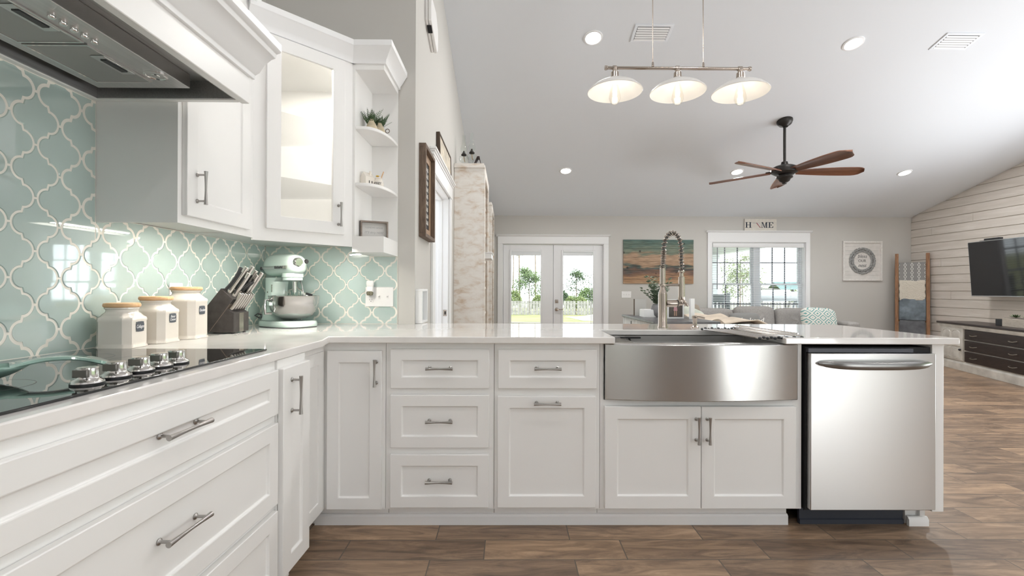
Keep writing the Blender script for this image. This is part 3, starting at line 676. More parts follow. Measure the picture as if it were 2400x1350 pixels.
def backsplash(t, rects, org, frame, regions):
    """rects: (u0, u1, z0, z1); frame maps (u, out, z) to the parent's space."""
    P0 = tile_poly(); base = inset(P0, .0036); topp = inset(P0, .0054)
    g = MB(frame); m = MB(frame)
    for u0, u1, z0, z1 in rects: g.box(u0, u1, .0003, .0060, z0, z1)
    for u0, u1, z0, z1, zlim, below in regions:      # a tile belongs to a region by whether it reaches above zlim
        for i in range(int((u0-org[0])/TS*2)-3, int((u1-org[0])/TS*2)+4):
            for j in range(int((z0-org[1])/TH*2)-3, int((z1-org[1])/TH*2)+4):
                if (i+j) % 2: continue
                cx, cz = org[0]+i*TS/2, org[1]+j*TH/2
                if (cz+TH/2 <= zlim) != below: continue
                A = [(cx+x, cz+y) for x, y in base]; B = [(cx+x, cz+y) for x, y in topp]
                e = .0025; rr = (u0+e, u1-e, z0+e, z1-e)
                inside = all(rr[0] <= p[0] <= rr[1] and rr[2] <= p[1] <= rr[3] for p in A)
                if not inside:
                    for q in ((0, rr[0], 0), (0, rr[1], 1), (1, rr[2], 0), (1, rr[3], 1)): B = clip(B, *q) if B else B
                    if len(B) < 3: continue
                    A = B
                va = [m.v((p[0], .0055, p[1])) for p in A]; vm = [m.v((p[0], .0068, p[1])) for p in (A if inside else B)]
                n = len(va)
                vt = [m.v((p[0], .0085, p[1])) for p in B] if inside else vm
                for k in range(n):
                    q = (k+1) % n; m.f([va[k], va[q], vm[q], vm[k]])
                    if inside: m.f([vm[k], vm[q], vt[q], vt[k]])
                m.f(vt)
    g.out('grout', GROUT, t); m.out('tiles', TILE, t, smooth=22)
UT = UZ0+.0215
t = thing('tile_backsplash', 'pale aqua glass lantern-tile backsplash on the wall behind the cooktop', 'backsplash', (0, 0, 0))
fr = Matrix(((0, 1, 0, XW), (1, 0, 0, 0), (0, 0, 1, 0), (0, 0, 0, 1)))       # u runs along y, out is +x
backsplash(t, [(.44, HY, CT, HZ), (HY, YB, CT, UT)], (1.504, 1.1735), fr, [(.44, YB, CT, UT, UT, True), (.44, HY, CT, HZ, UT, False), (HY, YB, CT, UT, UT, False)])
t = thing('tile_backsplash', 'pale aqua glass lantern-tile backsplash on the wall behind the stand mixer', 'backsplash', (0, 0, 0))
fr = Matrix(((1, 0, 0, 0), (0, -1, 0, YB), (0, 0, 1, 0), (0, 0, 0, 1)))
ZL = UZ0-.04; backsplash(t, [(XW+.009, -.876, CT, UT), (-.876, -.70, CT, ZL)], (-1.262, 1.166), fr, [(XW+.009, -.70, CT, ZL, ZL, True), (XW+.009, -.876, CT, UT, ZL, False), (-.876, -.70, CT, ZL, ZL, False)])

# ------------------------------------------------------------------ canisters
LIDW = wood('pale_lid_wood', (.55, .30, .14), (.78, .53, .30), 2.2, (2, 14, 14), .45, bump=.05)
def octa(hw, ch): return [(-hw, -hw+ch), (-hw+ch, -hw), (hw-ch, -hw), (hw, -hw+ch), (hw, hw-ch), (hw-ch, hw), (-hw+ch, hw), (-hw, hw-ch)]
def rring(hw, ch, n=40):     # square with rounded or chamfered corners, resampled
    P = octa(hw, ch); R = []; m = len(P); per = n//m
    for i in range(m):
        a, b = Vector(P[i]), Vector(P[(i+1) % m])
        for k in range(per): R.append(a.lerp(b, k/per))
    return R
def canister(label, x, y, hw, h, words, rz, lz):
    t = thing('canister', label, 'canister', (x, y, CT), rz, 'ceramic canisters with wooden lids')
    b = MB(); rings = []
    lev = [(1.0, 0), (1.06, .001), (1.06, .006), (1.0, .012), (1.0, .02), (1.0, h-.052), (1.03, h-.047), (1.0, h-.038)]
    for k, z in lev: rings.append([(p.x*k, p.y*k, z) for p in rring(hw, hw*.34)])
    for k in range(1, 6):                       # shoulders run from the square body to the round neck
        u = k/5; r = hw*.83; R = []
        for p in rring(hw, hw*.34):
            a = math.atan2(p.y, p.x); q = Vector((r*math.cos(a), r*math.sin(a))); e = u**.6; w_ = p.lerp(q, e); R.append((w_.x, w_.y, h-.038+.020*(1-(1-u)**1.6)))
        rings.append(R)
    for r, z in ((.80, h-.014), (.80, h-.008), (.86, h-.005), (.86, h)):
        rings.append([(hw*r*math.cos(math.atan2(p.y, p.x)), hw*r*math.sin(math.atan2(p.y, p.x)), z) for p in rring(hw, hw*.34)])
    b.loft(rings); b.out('jar', CREAM, t, smooth=40)
    MB().lathe([(hw*.87, h+.0005), (hw*.93, h+.004), (hw*.94, h+.010), (hw*.90, h+.0155), (hw*.8, h+.017), (0, h+.017)], 40).out('lid', LIDW, t)
    # chalkboard label with scalloped corners on the side that faces the room
    w2, h2 = .021, .0185; P = []
    for k in range(64):
        a = 2*PI*k/64; c, s = math.cos(a), math.sin(a); e = .28
        px = w2*math.copysign(abs(c)**e, c); py = h2*math.copysign(abs(s)**e, s); bump = 1+.07*math.cos(8*a)*(.4+.6*abs(math.sin(2*a)))
        P.append((px*bump, py*bump))
    lb = MB().prism(P, 0, .0012, 'x').out('label', CHALK, t, (hw+.0005, .002, lz))
    for i, wd in enumerate(words):
        text(wd, .0175 if len(words) == 1 else .0145, CHALKW, lb, (.0014, 0, (.0 if len(words) == 1 else .006-.012*i)), EAST, shear=.35, ext=.0001, sx=.56 if len(wd) > 8 else .66)
    return t
canister('shortest cream canister with a wooden lid and chalk label, nearest the cooktop', -1.445, 1.735, .060, .150, ['Collagen'], .10, .078)
canister('middle cream canister with a two-line chalk label and wooden lid', -1.44, 1.895, .062, .172, ['Flavour', 'Creamer'], .08, .10)
canister('tallest cream canister with a wooden lid, beside the knife block', -1.432, 2.06, .065, .212, ['Chocolate'], .06, .125)

# ------------------------------------------------------------------ knife block and its knives
BW = mat('black_stained_block', (.036, .031, .029), .5, noise=(30, .3))
KX, KY = -1.510, 2.25
t = thing('knife_block', 'black slanted knife block full of steel-handled knives', 'knife block', (KX, KY, CT))
b = MB(); b.prism([(0, .006), (0, .080), (.112, .222), (.172, .168), (.052, .006)], 0, .13, 'y'); b.out('block', BW, t, bevel=.002)
b = MB(); b.prism([(.0545, .006), (.140, .123), (.168, .104), (.175, .104), (.175, .006)], 0, .13, 'y'); b.out('steak_block', BW, t, bevel=.002)
MB().prism([(.0522, .006), (.1555, .146), (.158, .1445), (.055, .006)], -.0006, .1306, 'y').out('seam', mat('block_seam', (.16, .125, .10), .5), t)
pl = MB().box(.175, .1762, .045, .082, .008, .100).out('name_plate', NICKEL, t)
for x, y in ((.012, .015), (.012, .115), (.16, .015), (.16, .115)): MB().lathe([(.007, 0), (.007, .0058)], 12, Matrix.Translation((x, y, 0))).out('foot', BLACK, t)
KD = Vector((.56, 0, .83)).normalized(); KROT = math.atan2(KD.x, KD.z)
KH = mat('knife_handle_steel', (.66, .63, .60), .22, 1)
def knife(name, label, cat, px, py, pz, L, wd, th, m=KH, inset_=True, grp='knives in the black block'):
    t = thing(name, label, cat, (KX+px, KY+py, CT+pz), 0, grp); t.rotation_euler = (0, KROT, 0)
    b = MB(); R = []
    for k in range(9):
        u = k/8; ww = wd*(.86+.22*(2*u-1)**2); x0 = .004*math.sin(PI*u)
        R.append([(x0+ww*math.cos(a), th*math.sin(a), .004+L*u) for a in [2*PI*j/12 for j in range(12)]])
    b.loft(R); b.out('handle', m, t, bevel=.001)
    if inset_:
        for s in (-1, 1): MB().box(-wd*.5, wd*.5, s*th*.62-.003, s*th*.62+.003, .015, L*.82).out('grip', BLACK, t, bevel=.002)
    MB().box(-wd*.9, wd*.9, -.001, .001, -.10 if L > .07 else -.05, .004).out('blade', CHROME, t)
    return t
knife('sharpening_steel', 'black round-handled sharpening steel at the top back of the block', 'sharpener', .122, .035, .214, .125, .013, .013, BLACK, False)
knife('kitchen_knife', 'steel-handled chef knife in the front upper slot of the block', 'knife', .138, .02, .200, .150, .0115, .0085)
knife('kitchen_knife', 'steel-handled knife in the rear upper slot, its butt highest of all', 'knife', .135, .075, .203, .155, .0115, .0085)
knife('kitchen_knife', 'steel-handled knife at the rear corner of the upper slots', 'knife', .143, .108, .194, .14, .011, .008)
knife('kitchen_knife', 'steel-handled slicing knife in the lower front slot of the block', 'knife', .158, .022, .182, .135, .0105, .008)
knife('kitchen_knife', 'steel-handled paring knife low at the rear of the block', 'knife', .160, .10, .18, .13, .0095, .0075)
knife('kitchen_knife', 'short steel-handled utility knife standing out farthest to the right', 'knife', .163, .118, .176, .15, .0095, .0075)
t = thing('kitchen_scissors', 'black-handled kitchen scissors in the middle of the knife block', 'scissors', (KX+.160, KY+.062, CT+.18)); t.rotation_euler = (0, KROT, 0)
b = MB()
for s in (-1, 1):
    b.tube([(.004+.012*math.cos(a), s*.013+.011*math.sin(a)*.9, .065+.034*math.sin(a+PI/2)) for a in [2*PI*k/18 for k in range(18)]], .0042, 8, close=True)
b.out('grips', BLACK, t); MB().box(-.004, .009, -.008, .008, -.08, .035).out('blades', CHROME, t)
for k in range(6):
    y = .014+k*.0205
    knife('steak_knife', ('steak knife with a plain steel handle, ' + ['first in the front row, nearest the camera', 'second in the lower row', 'third in the lower row', 'fourth in the lower row', 'fifth in the lower row', 'last in the lower row, nearest the tiled corner'][k]), 'knife', .148, y, .117, .093, .0125, .0045, inset_=False, grp='steak knives in the lower row')

# ------------------------------------------------------------------ stand mixer
t = thing('stand_mixer', 'mint green stand mixer with a steel bowl in the tiled corner', 'mixer', (-1.365, 2.762, CT), math.radians(-33))
b = MB()      # base: rounded foot plate, wide under the bowl
def rrect(cx, cy, a, b_, p, n=40): return [(cx+a*math.copysign(abs(math.cos(2*PI*k/n))**p, math.cos(2*PI*k/n)), cy+b_*math.copysign(abs(math.sin(2*PI*k/n))**p, math.sin(2*PI*k/n))) for k in range(n)]
b.loft([[(x, y, z) for x, y in rrect(.085, 0, .178*k, .118*k, .62)] for k, z in ((.99, .004), (1.0, .006), (1.0, .022), (.975, .033), (.9, .038))])
b.loft([[(x, y, z) for x, y in rrect(cx, 0, a, w_, .7)] for cx, a, w_, z in ((.02, .11, .095, .036), (-.01, .085, .08, .055), (-.03, .062, .068, .09), (-.035, .055, .06, .14), (-.033, .055, .056, .22), (-.03, .058, .058, .262), (-.01, .085, .06, .285))])
b.out('stand', MINT, t)
MB().loft([[(x, y, z) for x, y in rrect(.085, 0, .176, .116, .62)] for z in (0, .004)]).out('foot', BLACK, t)
b = MB(); R = []     # motor head, a long rounded housing along local x
for k in range(25):
    u = k/24; x = -.125+.35*u; e = max(.02, 1-abs(2*u-1)**5.0)**.5
    hh = (.062-.006*u)*e; ww = (.064-.006*u)*e; R.append([(x, ww*math.copysign(abs(math.cos(a))**.8, math.cos(a)), .352+(hh*1.25 if math.sin(a) > 0 else hh)*math.copysign(abs(math.sin(a))**.85, math.sin(a))) for a in [2*PI*j/28 for j in range(28)]])
b.loft(R); hd = b.out('head', MINT, t)
MB().loft([[(.13+x, y, z) for x, y in rrect(0, 0, .058*k, .05*k, .9)] for k, z in ((.8, .265), (1, .27), (1, .285), (1.08, .287), (1.08, .31))]).out('planetary', MINT, t)
b = MB()
for s in (-1, 1): b.prism([(-.10, .335), (.168, .335), (.168, .352), (-.10, .352)], s*.058, s*.0662, 'y')
b.out('trim_band', CHROME, t)
text('KitchenAid', .021, INK, t, (.095, -.0668, .3435), FRONT, ext=.0004, sx=.85)
MB().lathe([(.011, 0), (.011, .006), (.008, .009), (0, .009)], 20, Matrix.Translation((-.085, -.0605, .340)) @ Matrix.Rotation(PI/2, 4, 'X')).out('speed_knob', BLACK, t)
MB().lathe([(.026, 0), (.026, .016), (.022, .02), (0, .02)], 28, Matrix.Translation((.205, -.02, .372)) @ Matrix.Rotation(PI/2, 4, 'Y')).out('attachment_hub', CHROME, t)
MB().lathe([(.006, 0), (.006, .012), (.012, .014), (.013, .024), (.009, .03), (0, .03)], 20, Matrix.Translation((.195, .03, .378)) @ Matrix.Rotation(PI/2, 4, 'Y')).out('hub_knob', BLACK, t)
b = MB(); b.box(.014, .022, -.0625, -.058, .20, .245); b.out('lift_slot', CHROME, t)
MB().lathe([(.004, 0), (.004, .002), (0, .002)], 12, Matrix.Translation((-.03, -.0575, .2)) @ Matrix.Rotation(PI/2, 4, 'X')).out('screw', NICKEL, t)
bx = .148
MB().lathe([(.034, .046), (.066, .050), (.102, .070), (.124, .100), (.133, .138), (.136, .176), (.138, .179), (.136, .181), (.134, .178), (.131, .138), (.122, .102), (.100, .074), (.064, .054), (0, .052)], 56, Matrix.Translation((bx, 0, 0)), cap=False).out('bowl', CHROME, t)
b = MB(); b.tube([(bx-.03, -.126, .158), (bx-.03, -.155, .156), (bx-.03, -.158, .12), (bx-.03, -.155, .082), (bx-.03, -.118, .08)], .0085, 10); b.out('bowl_handle', CHROME, t)
b = MB()
for s in (-1, 1): b.box(bx-.016, bx+.012, s*.144-.012, s*.144+.012, .125, .145); b.prism([(-.04, s*.05), (bx-.01, s*.139), (bx-.01, s*.153), (-.04, s*.07)], .128, .142)
b.out('bowl_arm', MINT, t, bevel=.004)
b = MB()
for k in range(6):
    a = PI*k/6; P = []
    for j in range(17):
        u = PI*j/16; P.append((bx+.046*math.cos(u)*math.cos(a), .046*math.cos(u)*math.sin(a), .205-.115*math.sin(u)**.8))
    b.tube(P, .0013, 6)
b.lathe([(.012, .2), (.012, .262)], 14, Matrix.Translation((bx, 0, 0))); b.out('whisk', CHROME, t)
b = MB(); b.tube([(-.10, -.02, .05), (-.13, -.06, .07), (-.115, -.085, .06), (-.08, -.075, .045), (-.05, -.085, .05), (-.085, -.055, .06)], .004, 8); b.out('power_cord', BLACK, t)
Ms = Matrix.Translation((-1.365, 2.762, CT)) @ Matrix.Rotation(math.radians(-33), 4, 'Z')
t = thing('spatula', 'dark-handled spatula standing in the mixer bowl', 'spatula', Ms @ Vector((bx+.03, .03, .065)))
b = MB(); b.tube([(0, 0, 0), (.01, .01, .09), (-.015, .03, .175), (-.03, .035, .21)], .004, 8); b.out('handle', mat('handle_grey', (.22, .22, .22), .4), t); MB().loft([[(.0+.02*math.cos(a), .004+.008*math.sin(a), z) for a in [2*PI*k/12 for k in range(12)]] for z in (.07, .135)]).out('blade', BLACK, t, rot=(0, .3, 0))
t = thing('spoon', 'white-handled spoon leaning on the rim inside the mixer bowl', 'spoon', Ms @ Vector((bx+.05, .0, .07)))
MB().tube([(0, 0, 0), (.03, .0, .08), (.045, -.004, .112)], lambda u: .005+.003*u, 8).out('handle', WPLASTIC, t)

# ------------------------------------------------------------------ outlets and switches
def plate(name, label, cat, x, y, z, w, h, rz):
    t = thing(name, label, cat, (x, y, z), rz); MB().box(-w/2, w/2, -.006, 0, -h/2, h/2).out('cover_plate', WPLASTIC, t, bevel=.003); return t
def receptacle(t, x):
    r = MB().box(x-.017, x+.017, -.0085, -.006, -.034, .034).out('receptacle', WPLASTIC, t, bevel=.002)
    for z in (-.018, .018):
        b = MB(); b.box(x-.008, x-.006, -.0090, -.0084, z-.004, z+.005); b.box(x+.005, x+.007, -.0090, -.0084, z-.004, z+.005); b.lathe([(.0025, 0), (.0025, .0006)], 10, Matrix.Translation((x, -.0084, z-.010)) @ Matrix.Rotation(PI/2, 4, 'X')); b.out('slots', DARK, r)
def toggle(t, x):
    r = MB().box(x-.006, x+.006, -.0075, -.006, -.013, .013).out('switch', WPLASTIC, t, bevel=.001); MB().prism([(-.006, -.004), (-.018, .004), (-.018, .009), (-.006, .006)], x-.004, x+.004, 'x').out('toggle', WPLASTIC, r)
t = plate('outlet_plate', 'white triple outlet and switch plate on the tiles right of the mixer', 'outlet', -.812, YB-.0085, 1.090, .176, .124, 0)
receptacle(t, -.052); toggle(t, .0); toggle(t, .052)
t = thing('air_freshener', 'clear plug-in air freshener in the outlet on the tiles', 'air freshener', (-.864, YB-.017, 1.13))
MB().lathe([(.022, .028), (.024, .045), (.022, .058), (.018, .062), (0, .062)], 24, sy=.7, M=Matrix.Translation((0, -.018, 0))).out('cap', WPLASTIC, t); MB().box(-.02, .02, -.03, 0, -.01, .03).out('plug', WPLASTIC, t, bevel=.006)
MB().lathe([(0, -.032), (.018, -.03), (.022, -.015), (.016, -.005)], 20, sy=.8, M=Matrix.Translation((0, -.022, 0))).out('oil_bulb', mat('amber_glass', (.75, .70, .5), .05, trans=.8), t)
t = plate('outlet_plate', 'white blank outlet plate on the tiles above the tallest canister', 'outlet', XW+.0085, 2.13, 1.10, .082, .13, PI/2); receptacle(t, 0)
t = plate('switch_plate', 'white three-gang switch plate on the far wall under the wooden art', 'switch', 2.204, YF, 1.045, .18, .12, 0)
for x in (-.047, 0, .047): toggle(t, x)

# ------------------------------------------------------------------ things on the open end shelves
def fern(t, n, h, r, m, seed):
    rd = random.Random(seed); b = MB()
    for k in range(n):
        a = rd.uniform(0, 2*PI); L = h*rd.uniform(.65, 1.05); dx, dy = math.cos(a), math.sin(a); lean = rd.uniform(.15, .9)*r
        for j in range(14):
            u = (j+1)/14; c = Vector((dx*lean*u**1.4, dy*lean*u**1.4, L*(u-.12*u*u))); w_ = .016*math.sin(PI*min(1, u*.9+.1))+.002; side = Vector((-dy, dx, 0))
            for s in (-1, 1):
                tip = c+side*s*w_+Vector((0, 0, .006)); v = [b.v(c), b.v(c.lerp(tip, .5)+Vector((0, 0, .003))), b.v(tip), b.v(c.lerp(tip, .5)-Vector((0, 0, .003)))]; b.f(v)
        b.tube([(0, 0, 0), (dx*lean*.38, dy*lean*.38, L*.47), (dx*lean, dy*lean, L*.88)], .0008, 4)
    return b.out('foliage', m, t, smooth=0, fix=False)
GREEN = mat('fern_green', (.050, .095, .035), .6, noise=(40, .4)); GREEN2 = mat('sage_leaf', (.20, .27, .19), .6, noise=(30, .35))
POT = mat('aged_cream_pot', (.55, .47, .33), .45, noise=(30, .25))
SZ = 2.055
for i, (x, y, sc, lb) in enumerate(((-.805, 2.70, 1.08, 'fern in a folded cream pot on the top curved shelf, left of the pair'), (-.765, 2.735, .95, 'fern in a cream pot with a ring handle, right one on the top curved shelf'))):
    t = thing('potted_fern', lb, 'plant', (x, y, SZ), 0, 'small ferns on the top shelf')
    b = MB(); b.loft([[(k*sc*math.cos(a)*(1+.10*math.cos(3*a+i)), k*.8*sc*math.sin(a)*(1+.10*math.cos(3*a)), z*sc) for a in [2*PI*j/24 for j in range(24)]] for k, z in ((.032, 0), (.034, .008), (.030, .025), (.022, .045), (.013, .062), (.012, .072), (.008, .07))]); b.out('pot', POT, t)
    if i: MB().tube([(.045+.012*math.cos(a), 0, .022+.012*math.sin(a)) for a in [2*PI*k/20 for k in range(20)]], .0022, 8, close=True).out('ring_handle', mat('dark_wire', (.12, .09, .07), .5), t)
    f = fern(t, 24, .115*sc, .10, GREEN, 3+i); f.location = (-.008, .02, .02)
t = thing('house_ornament', 'tiny white ceramic house with two dark windows on the middle shelf', 'ornament', (-.826, 2.70, 1.737), -.55)
MB().prism([(-.024, 0), (.024, 0), (.024, .055), (0, .085), (-.024, .055)], -.034, .034, 'y').out('walls', CREAM, t, bevel=.0015)
for y in (-.008, .012): MB().box(.0238, .0245, y-.003, y+.003, .018, .034).out('window', DARK, t)
MB().box(.008, .016, .005, .015, .06, .092).out('chimney', CREAM, t)
t = thing('honey_pot', 'white lettered honey pot with a wooden dipper on the middle shelf', 'honey pot', (-.772, 2.735, 1.737))
MB().lathe([(.024, 0), (.03, .004), (.032, .02), (.029, .04), (.022, .05), (.024, .055), (.018, .062), (.006, .066), (0, .067)], 32).out('jar', CREAM, t)
text('HONEY', .021, INK, t, (.0, -.0328, .022), FRONT, ext=.0004, sx=.7, bend=.0328)
MB().ball((-.006, 0, .072), .007, 12, 6, 1.5, 1, .7).out('bee_knob', mat('yellow_glaze', (.75, .48, .08), .3), t)
MB().tube([(.012, 0, .05), (.03, .0, .098)], .0032, 8).out('dipper', LIDW, t)
t = thing('framed_sign', 'small grey wood framed sign with faint lettering on the bottom shelf', 'sign', (-.788, 2.705, UZ0+.05), math.radians(24))
GW = wood('grey_frame_wood', (.16, .125, .105), (.33, .275, .235), 3, (2, 14, 14), .6)
b = MB(); b.box(-.078, .078, -.02, .02, 0, .009); b.box(-.078, .078, -.02, .02, .091, .1); b.box(-.078, -.069, -.02, .02, .009, .091); b.box(.069, .078, -.02, .02, .009, .091); b.out('frame', GW, t)
q = MB().box(-.069, .069, .004, .008, .009, .091).out('panel', mat('pale_print', (.70, .69, .67), .7), t)
GINK = mat('grey_ink', (.42, .42, .42), .7)
text('I LOVE MY HOUSE', .0125, GINK, q, (0, .0035, .062), FRONT, ext=.0002)
text('IT\'S dirty HERE', .017, GINK, q, (0, .0035, .034), FRONT, ext=.0002, shear=.25)
# ------------------------------------------------------------------ hall wall
WW = wood('whitewash_wood', (.60, .48, .37), (.83, .81, .77), 6, (1, 1, 2.4), .7, (.78, .745, .70), .35, .12)
BARN = wood('barnwood_frame', (.075, .05, .036), (.20, .14, .10), 3, (14, 14, 2), .65)
t = thing('framed_picture', 'tall dark barnwood shadow frame with a black lettered print on the hall wall', 'picture', (XH, 3.235, 1.797))
b = MB(); D = .046
for a in ((-.195, .195, .285, .31), (-.195, .195, -.31, -.285), (-.195, -.17, -.285, .285), (.17, .195, -.285, .285)): b.box(.0, D, *a)
b.out('frame', BARN, t, bevel=.002)
b = MB()
for a in ((-.17, .17, .235, .285), (-.17, .17, -.285, -.235), (-.17, -.12, -.235, .235), (.12, .17, -.235, .235)): b.box(.006, .016, *a)
b.out('mat_board', wood('tan_slat', (.30, .19, .12), (.44, .30, .20), 3, (14, 14, 2), .6), t)
p = MB().box(.004, .010, -.12, .12, -.235, .235).out('print', mat('black_print', (.018, .018, .02), .5), t)
SCR = mat('print_strokes', (.72, .70, .66), .7); rd = random.Random(5); b = MB()
for k in range(9):
    z = .19-.047*k; y = -.10
    while y < .09:
        w_ = rd.uniform(.008, .022); h_ = rd.uniform(.010, .017); b.tube([(.0108, y, z-h_), (.0108, y+w_*.4, z+h_), (.0108, y+w_*.8, z-h_*.7)], .0022, 4); y += w_+.008
b.out('hand_lettering', SCR, p)
t = thing('wood_sign', 'aged cream sign board with a dark edge leaning above the hall door', 'sign', (XH+.012, 4.12, DH+.1725)); t.rotation_euler = (0, -.03, 0)
MB().box(0, .018, -.36, .36, 0, .20).out('board', mat('aged_cream_board', (.60, .54, .44), .7, noise=(14, .3)), t)
b = MB()
for a in ((-.37, -.355, 0, .195), (.355, .37, 0, .195), (-.37, .37, .195, .21)): b.box(-.004, .024, *a)
b.out('edge', mat('dark_edge', (.07, .045, .03), .6), t)
t = thing('door_chime', 'white angular door chime high on the hall wall', 'door chime', (XH, 3.38, 3.06))
b = MB(); P = [(-.15, -.03), (-.15, .125), (-.12, .14), (.05, .14), (.14, .06), (.15, .02), (.15, -.09), (.11, -.13), (-.01, -.085)]
b.prism(P, .0, .022, 'x'); b.prism([(y*1.02, z*1.02) for y, z in P], .024, .048, 'x'); b.out('cover', WPLASTIC, t, bevel=.006)
MB().prism([(-.115, -.052), (-.06, -.075), (-.058, -.069), (-.113, -.046)], .008, .040, 'x').out('speaker_slot', DARK, t)
t = thing('shadow_box', 'small white shadow box with a grey print on the hall wall at worktop height', 'picture', (XH, 3.04, CT+.001))
b = MB()
for a in ((-.10, .10, 0, .015), (-.10, .10, .205, .22), (-.10, -.085, .015, .205), (.085, .10, .015, .205)): b.box(.0, .044, *a)
b.out('frame', TRIM, t, bevel=.002); q = MB().box(.012, .016, -.085, .085, .015, .205).out('print', mat('pale_blue_print', (.62, .65, .66), .6), t)
for k, (w_, wd) in enumerate(((.03, 'LET'), (.022, 'IT'), (.03, 'BE'))): text(wd, .045, GINK, q, (.0165, 0, .175-.058*k), EAST, ext=.0003)
MB().box(-.006, .0, -.098, .098, .0, .218).out('backing', BARN, t)

# ------------------------------------------------------------------ bookcases
def bookcase(label, y0, y1, group='whitewashed bookcases'):
    t = thing('bookcase', label, 'bookcase', (XH, y0, 0), 0, group); L = y1-y0; Wd = .318; Hh = 2.50
    for y in (0, L-.03): MB().box(.002, Wd, y, y+.03, 0, Hh-.05).out('side_panel', WW, t, bevel=.003)
    MB().box(.002, .014, .03, L-.03, 0, Hh-.05).out('back_panel', WW, t)
    b = MB(); b.box(.002, Wd+.02, -.02, L+.02, Hh-.05, Hh-.022); b.box(.002, Wd+.008, -.008, L+.008, Hh-.022, Hh); b.out('top', WW, t, bevel=.004)
    for z in (.08, .47, .83, 1.14, 1.46, 1.80, 2.12): MB().box(.014, Wd-.012, .03, L-.03, z, z+.028).out('shelf', WW, t, bevel=.002)
    b = MB(); b.box(Wd, Wd+.02, -.0, .05, 0, Hh-.05); b.box(Wd, Wd+.02, L-.05, L, 0, Hh-.05); b.box(Wd, Wd+.02, .05, L-.05, Hh-.13, Hh-.05); b.box(Wd, Wd+.02, .05, L-.05, 0, .1); b.out('face_frame', WW, t, bevel=.003)
    return t
bookcase('tall whitewashed bookcase next to the hall door, carrying two oil lamps', 4.98, 5.92)
bookcase('tall whitewashed bookcase beyond, beside the french doors', 7.2, 8.2)
t = thing('storage_tray', 'white tray sticking out of a shelf of the nearer bookcase', 'tray', (-.40, 5.42, 1.488))
MB().box(0, .21, -.19, .19, 0, .06).out('tray', TRIM, t, bevel=.003); MB().box(-.005, .22, -.2, .2, .06, .072).out('rim', TRIM, t, bevel=.003)
LG = glassmat('lamp_glass', (.98, 1, .99), 1.3, .98)
for lb, x, y in (('clear glass oil lamp with a tall chimney, nearer the wall, on the bookcase', -.50, 5.14), ('clear glass oil lamp with a tall chimney, right of its twin on the bookcase', -.405, 5.06)):
    t = thing('oil_lamp', lb, 'lamp', (x, y, 2.5), 0, 'oil lamps on the bookcase')
    MB().lathe([(.045, 0), (.042, .008), (.016, .02), (.014, .04), (.022, .052), (.048, .066), (.058, .09), (.05, .115), (.024, .128)], 28, cap=False).out('font', LG, t)
    MB().lathe([(.024, .126), (.03, .13), (.03, .142), (.02, .150), (.02, .155), (.012, .165), (.010, .18), (0, .182)], 20).out('burner', BRONZE, t)
    MB().lathe([(.026, .15), (.036, .185), (.037, .205), (.026, .245), (.018, .30), (.018, .36)], 28, cap=False).out('chimney', LG, t)
    MB().tube([(0, 0, .12), (.005, 0, .08), (.012, .004, .06)], .005, 6).out('wick', mat('wick', (.45, .33, .2), .9), t)
t = thing('tent_frame', 'small dark folded photo stand on the bookcase beside the oil lamps', 'ornament', (-.33, 5.06, 2.5))
b = MB(); b.prism([(-.05, 0), (-.012, .085), (.012, .085), (.03, 0), (.025, 0), (.004, .078), (-.006, .078), (-.044, 0)], -.06, .06, 'y'); b.out('stand', mat('dark_wine_wood', (.05, .03, .028), .5), t)

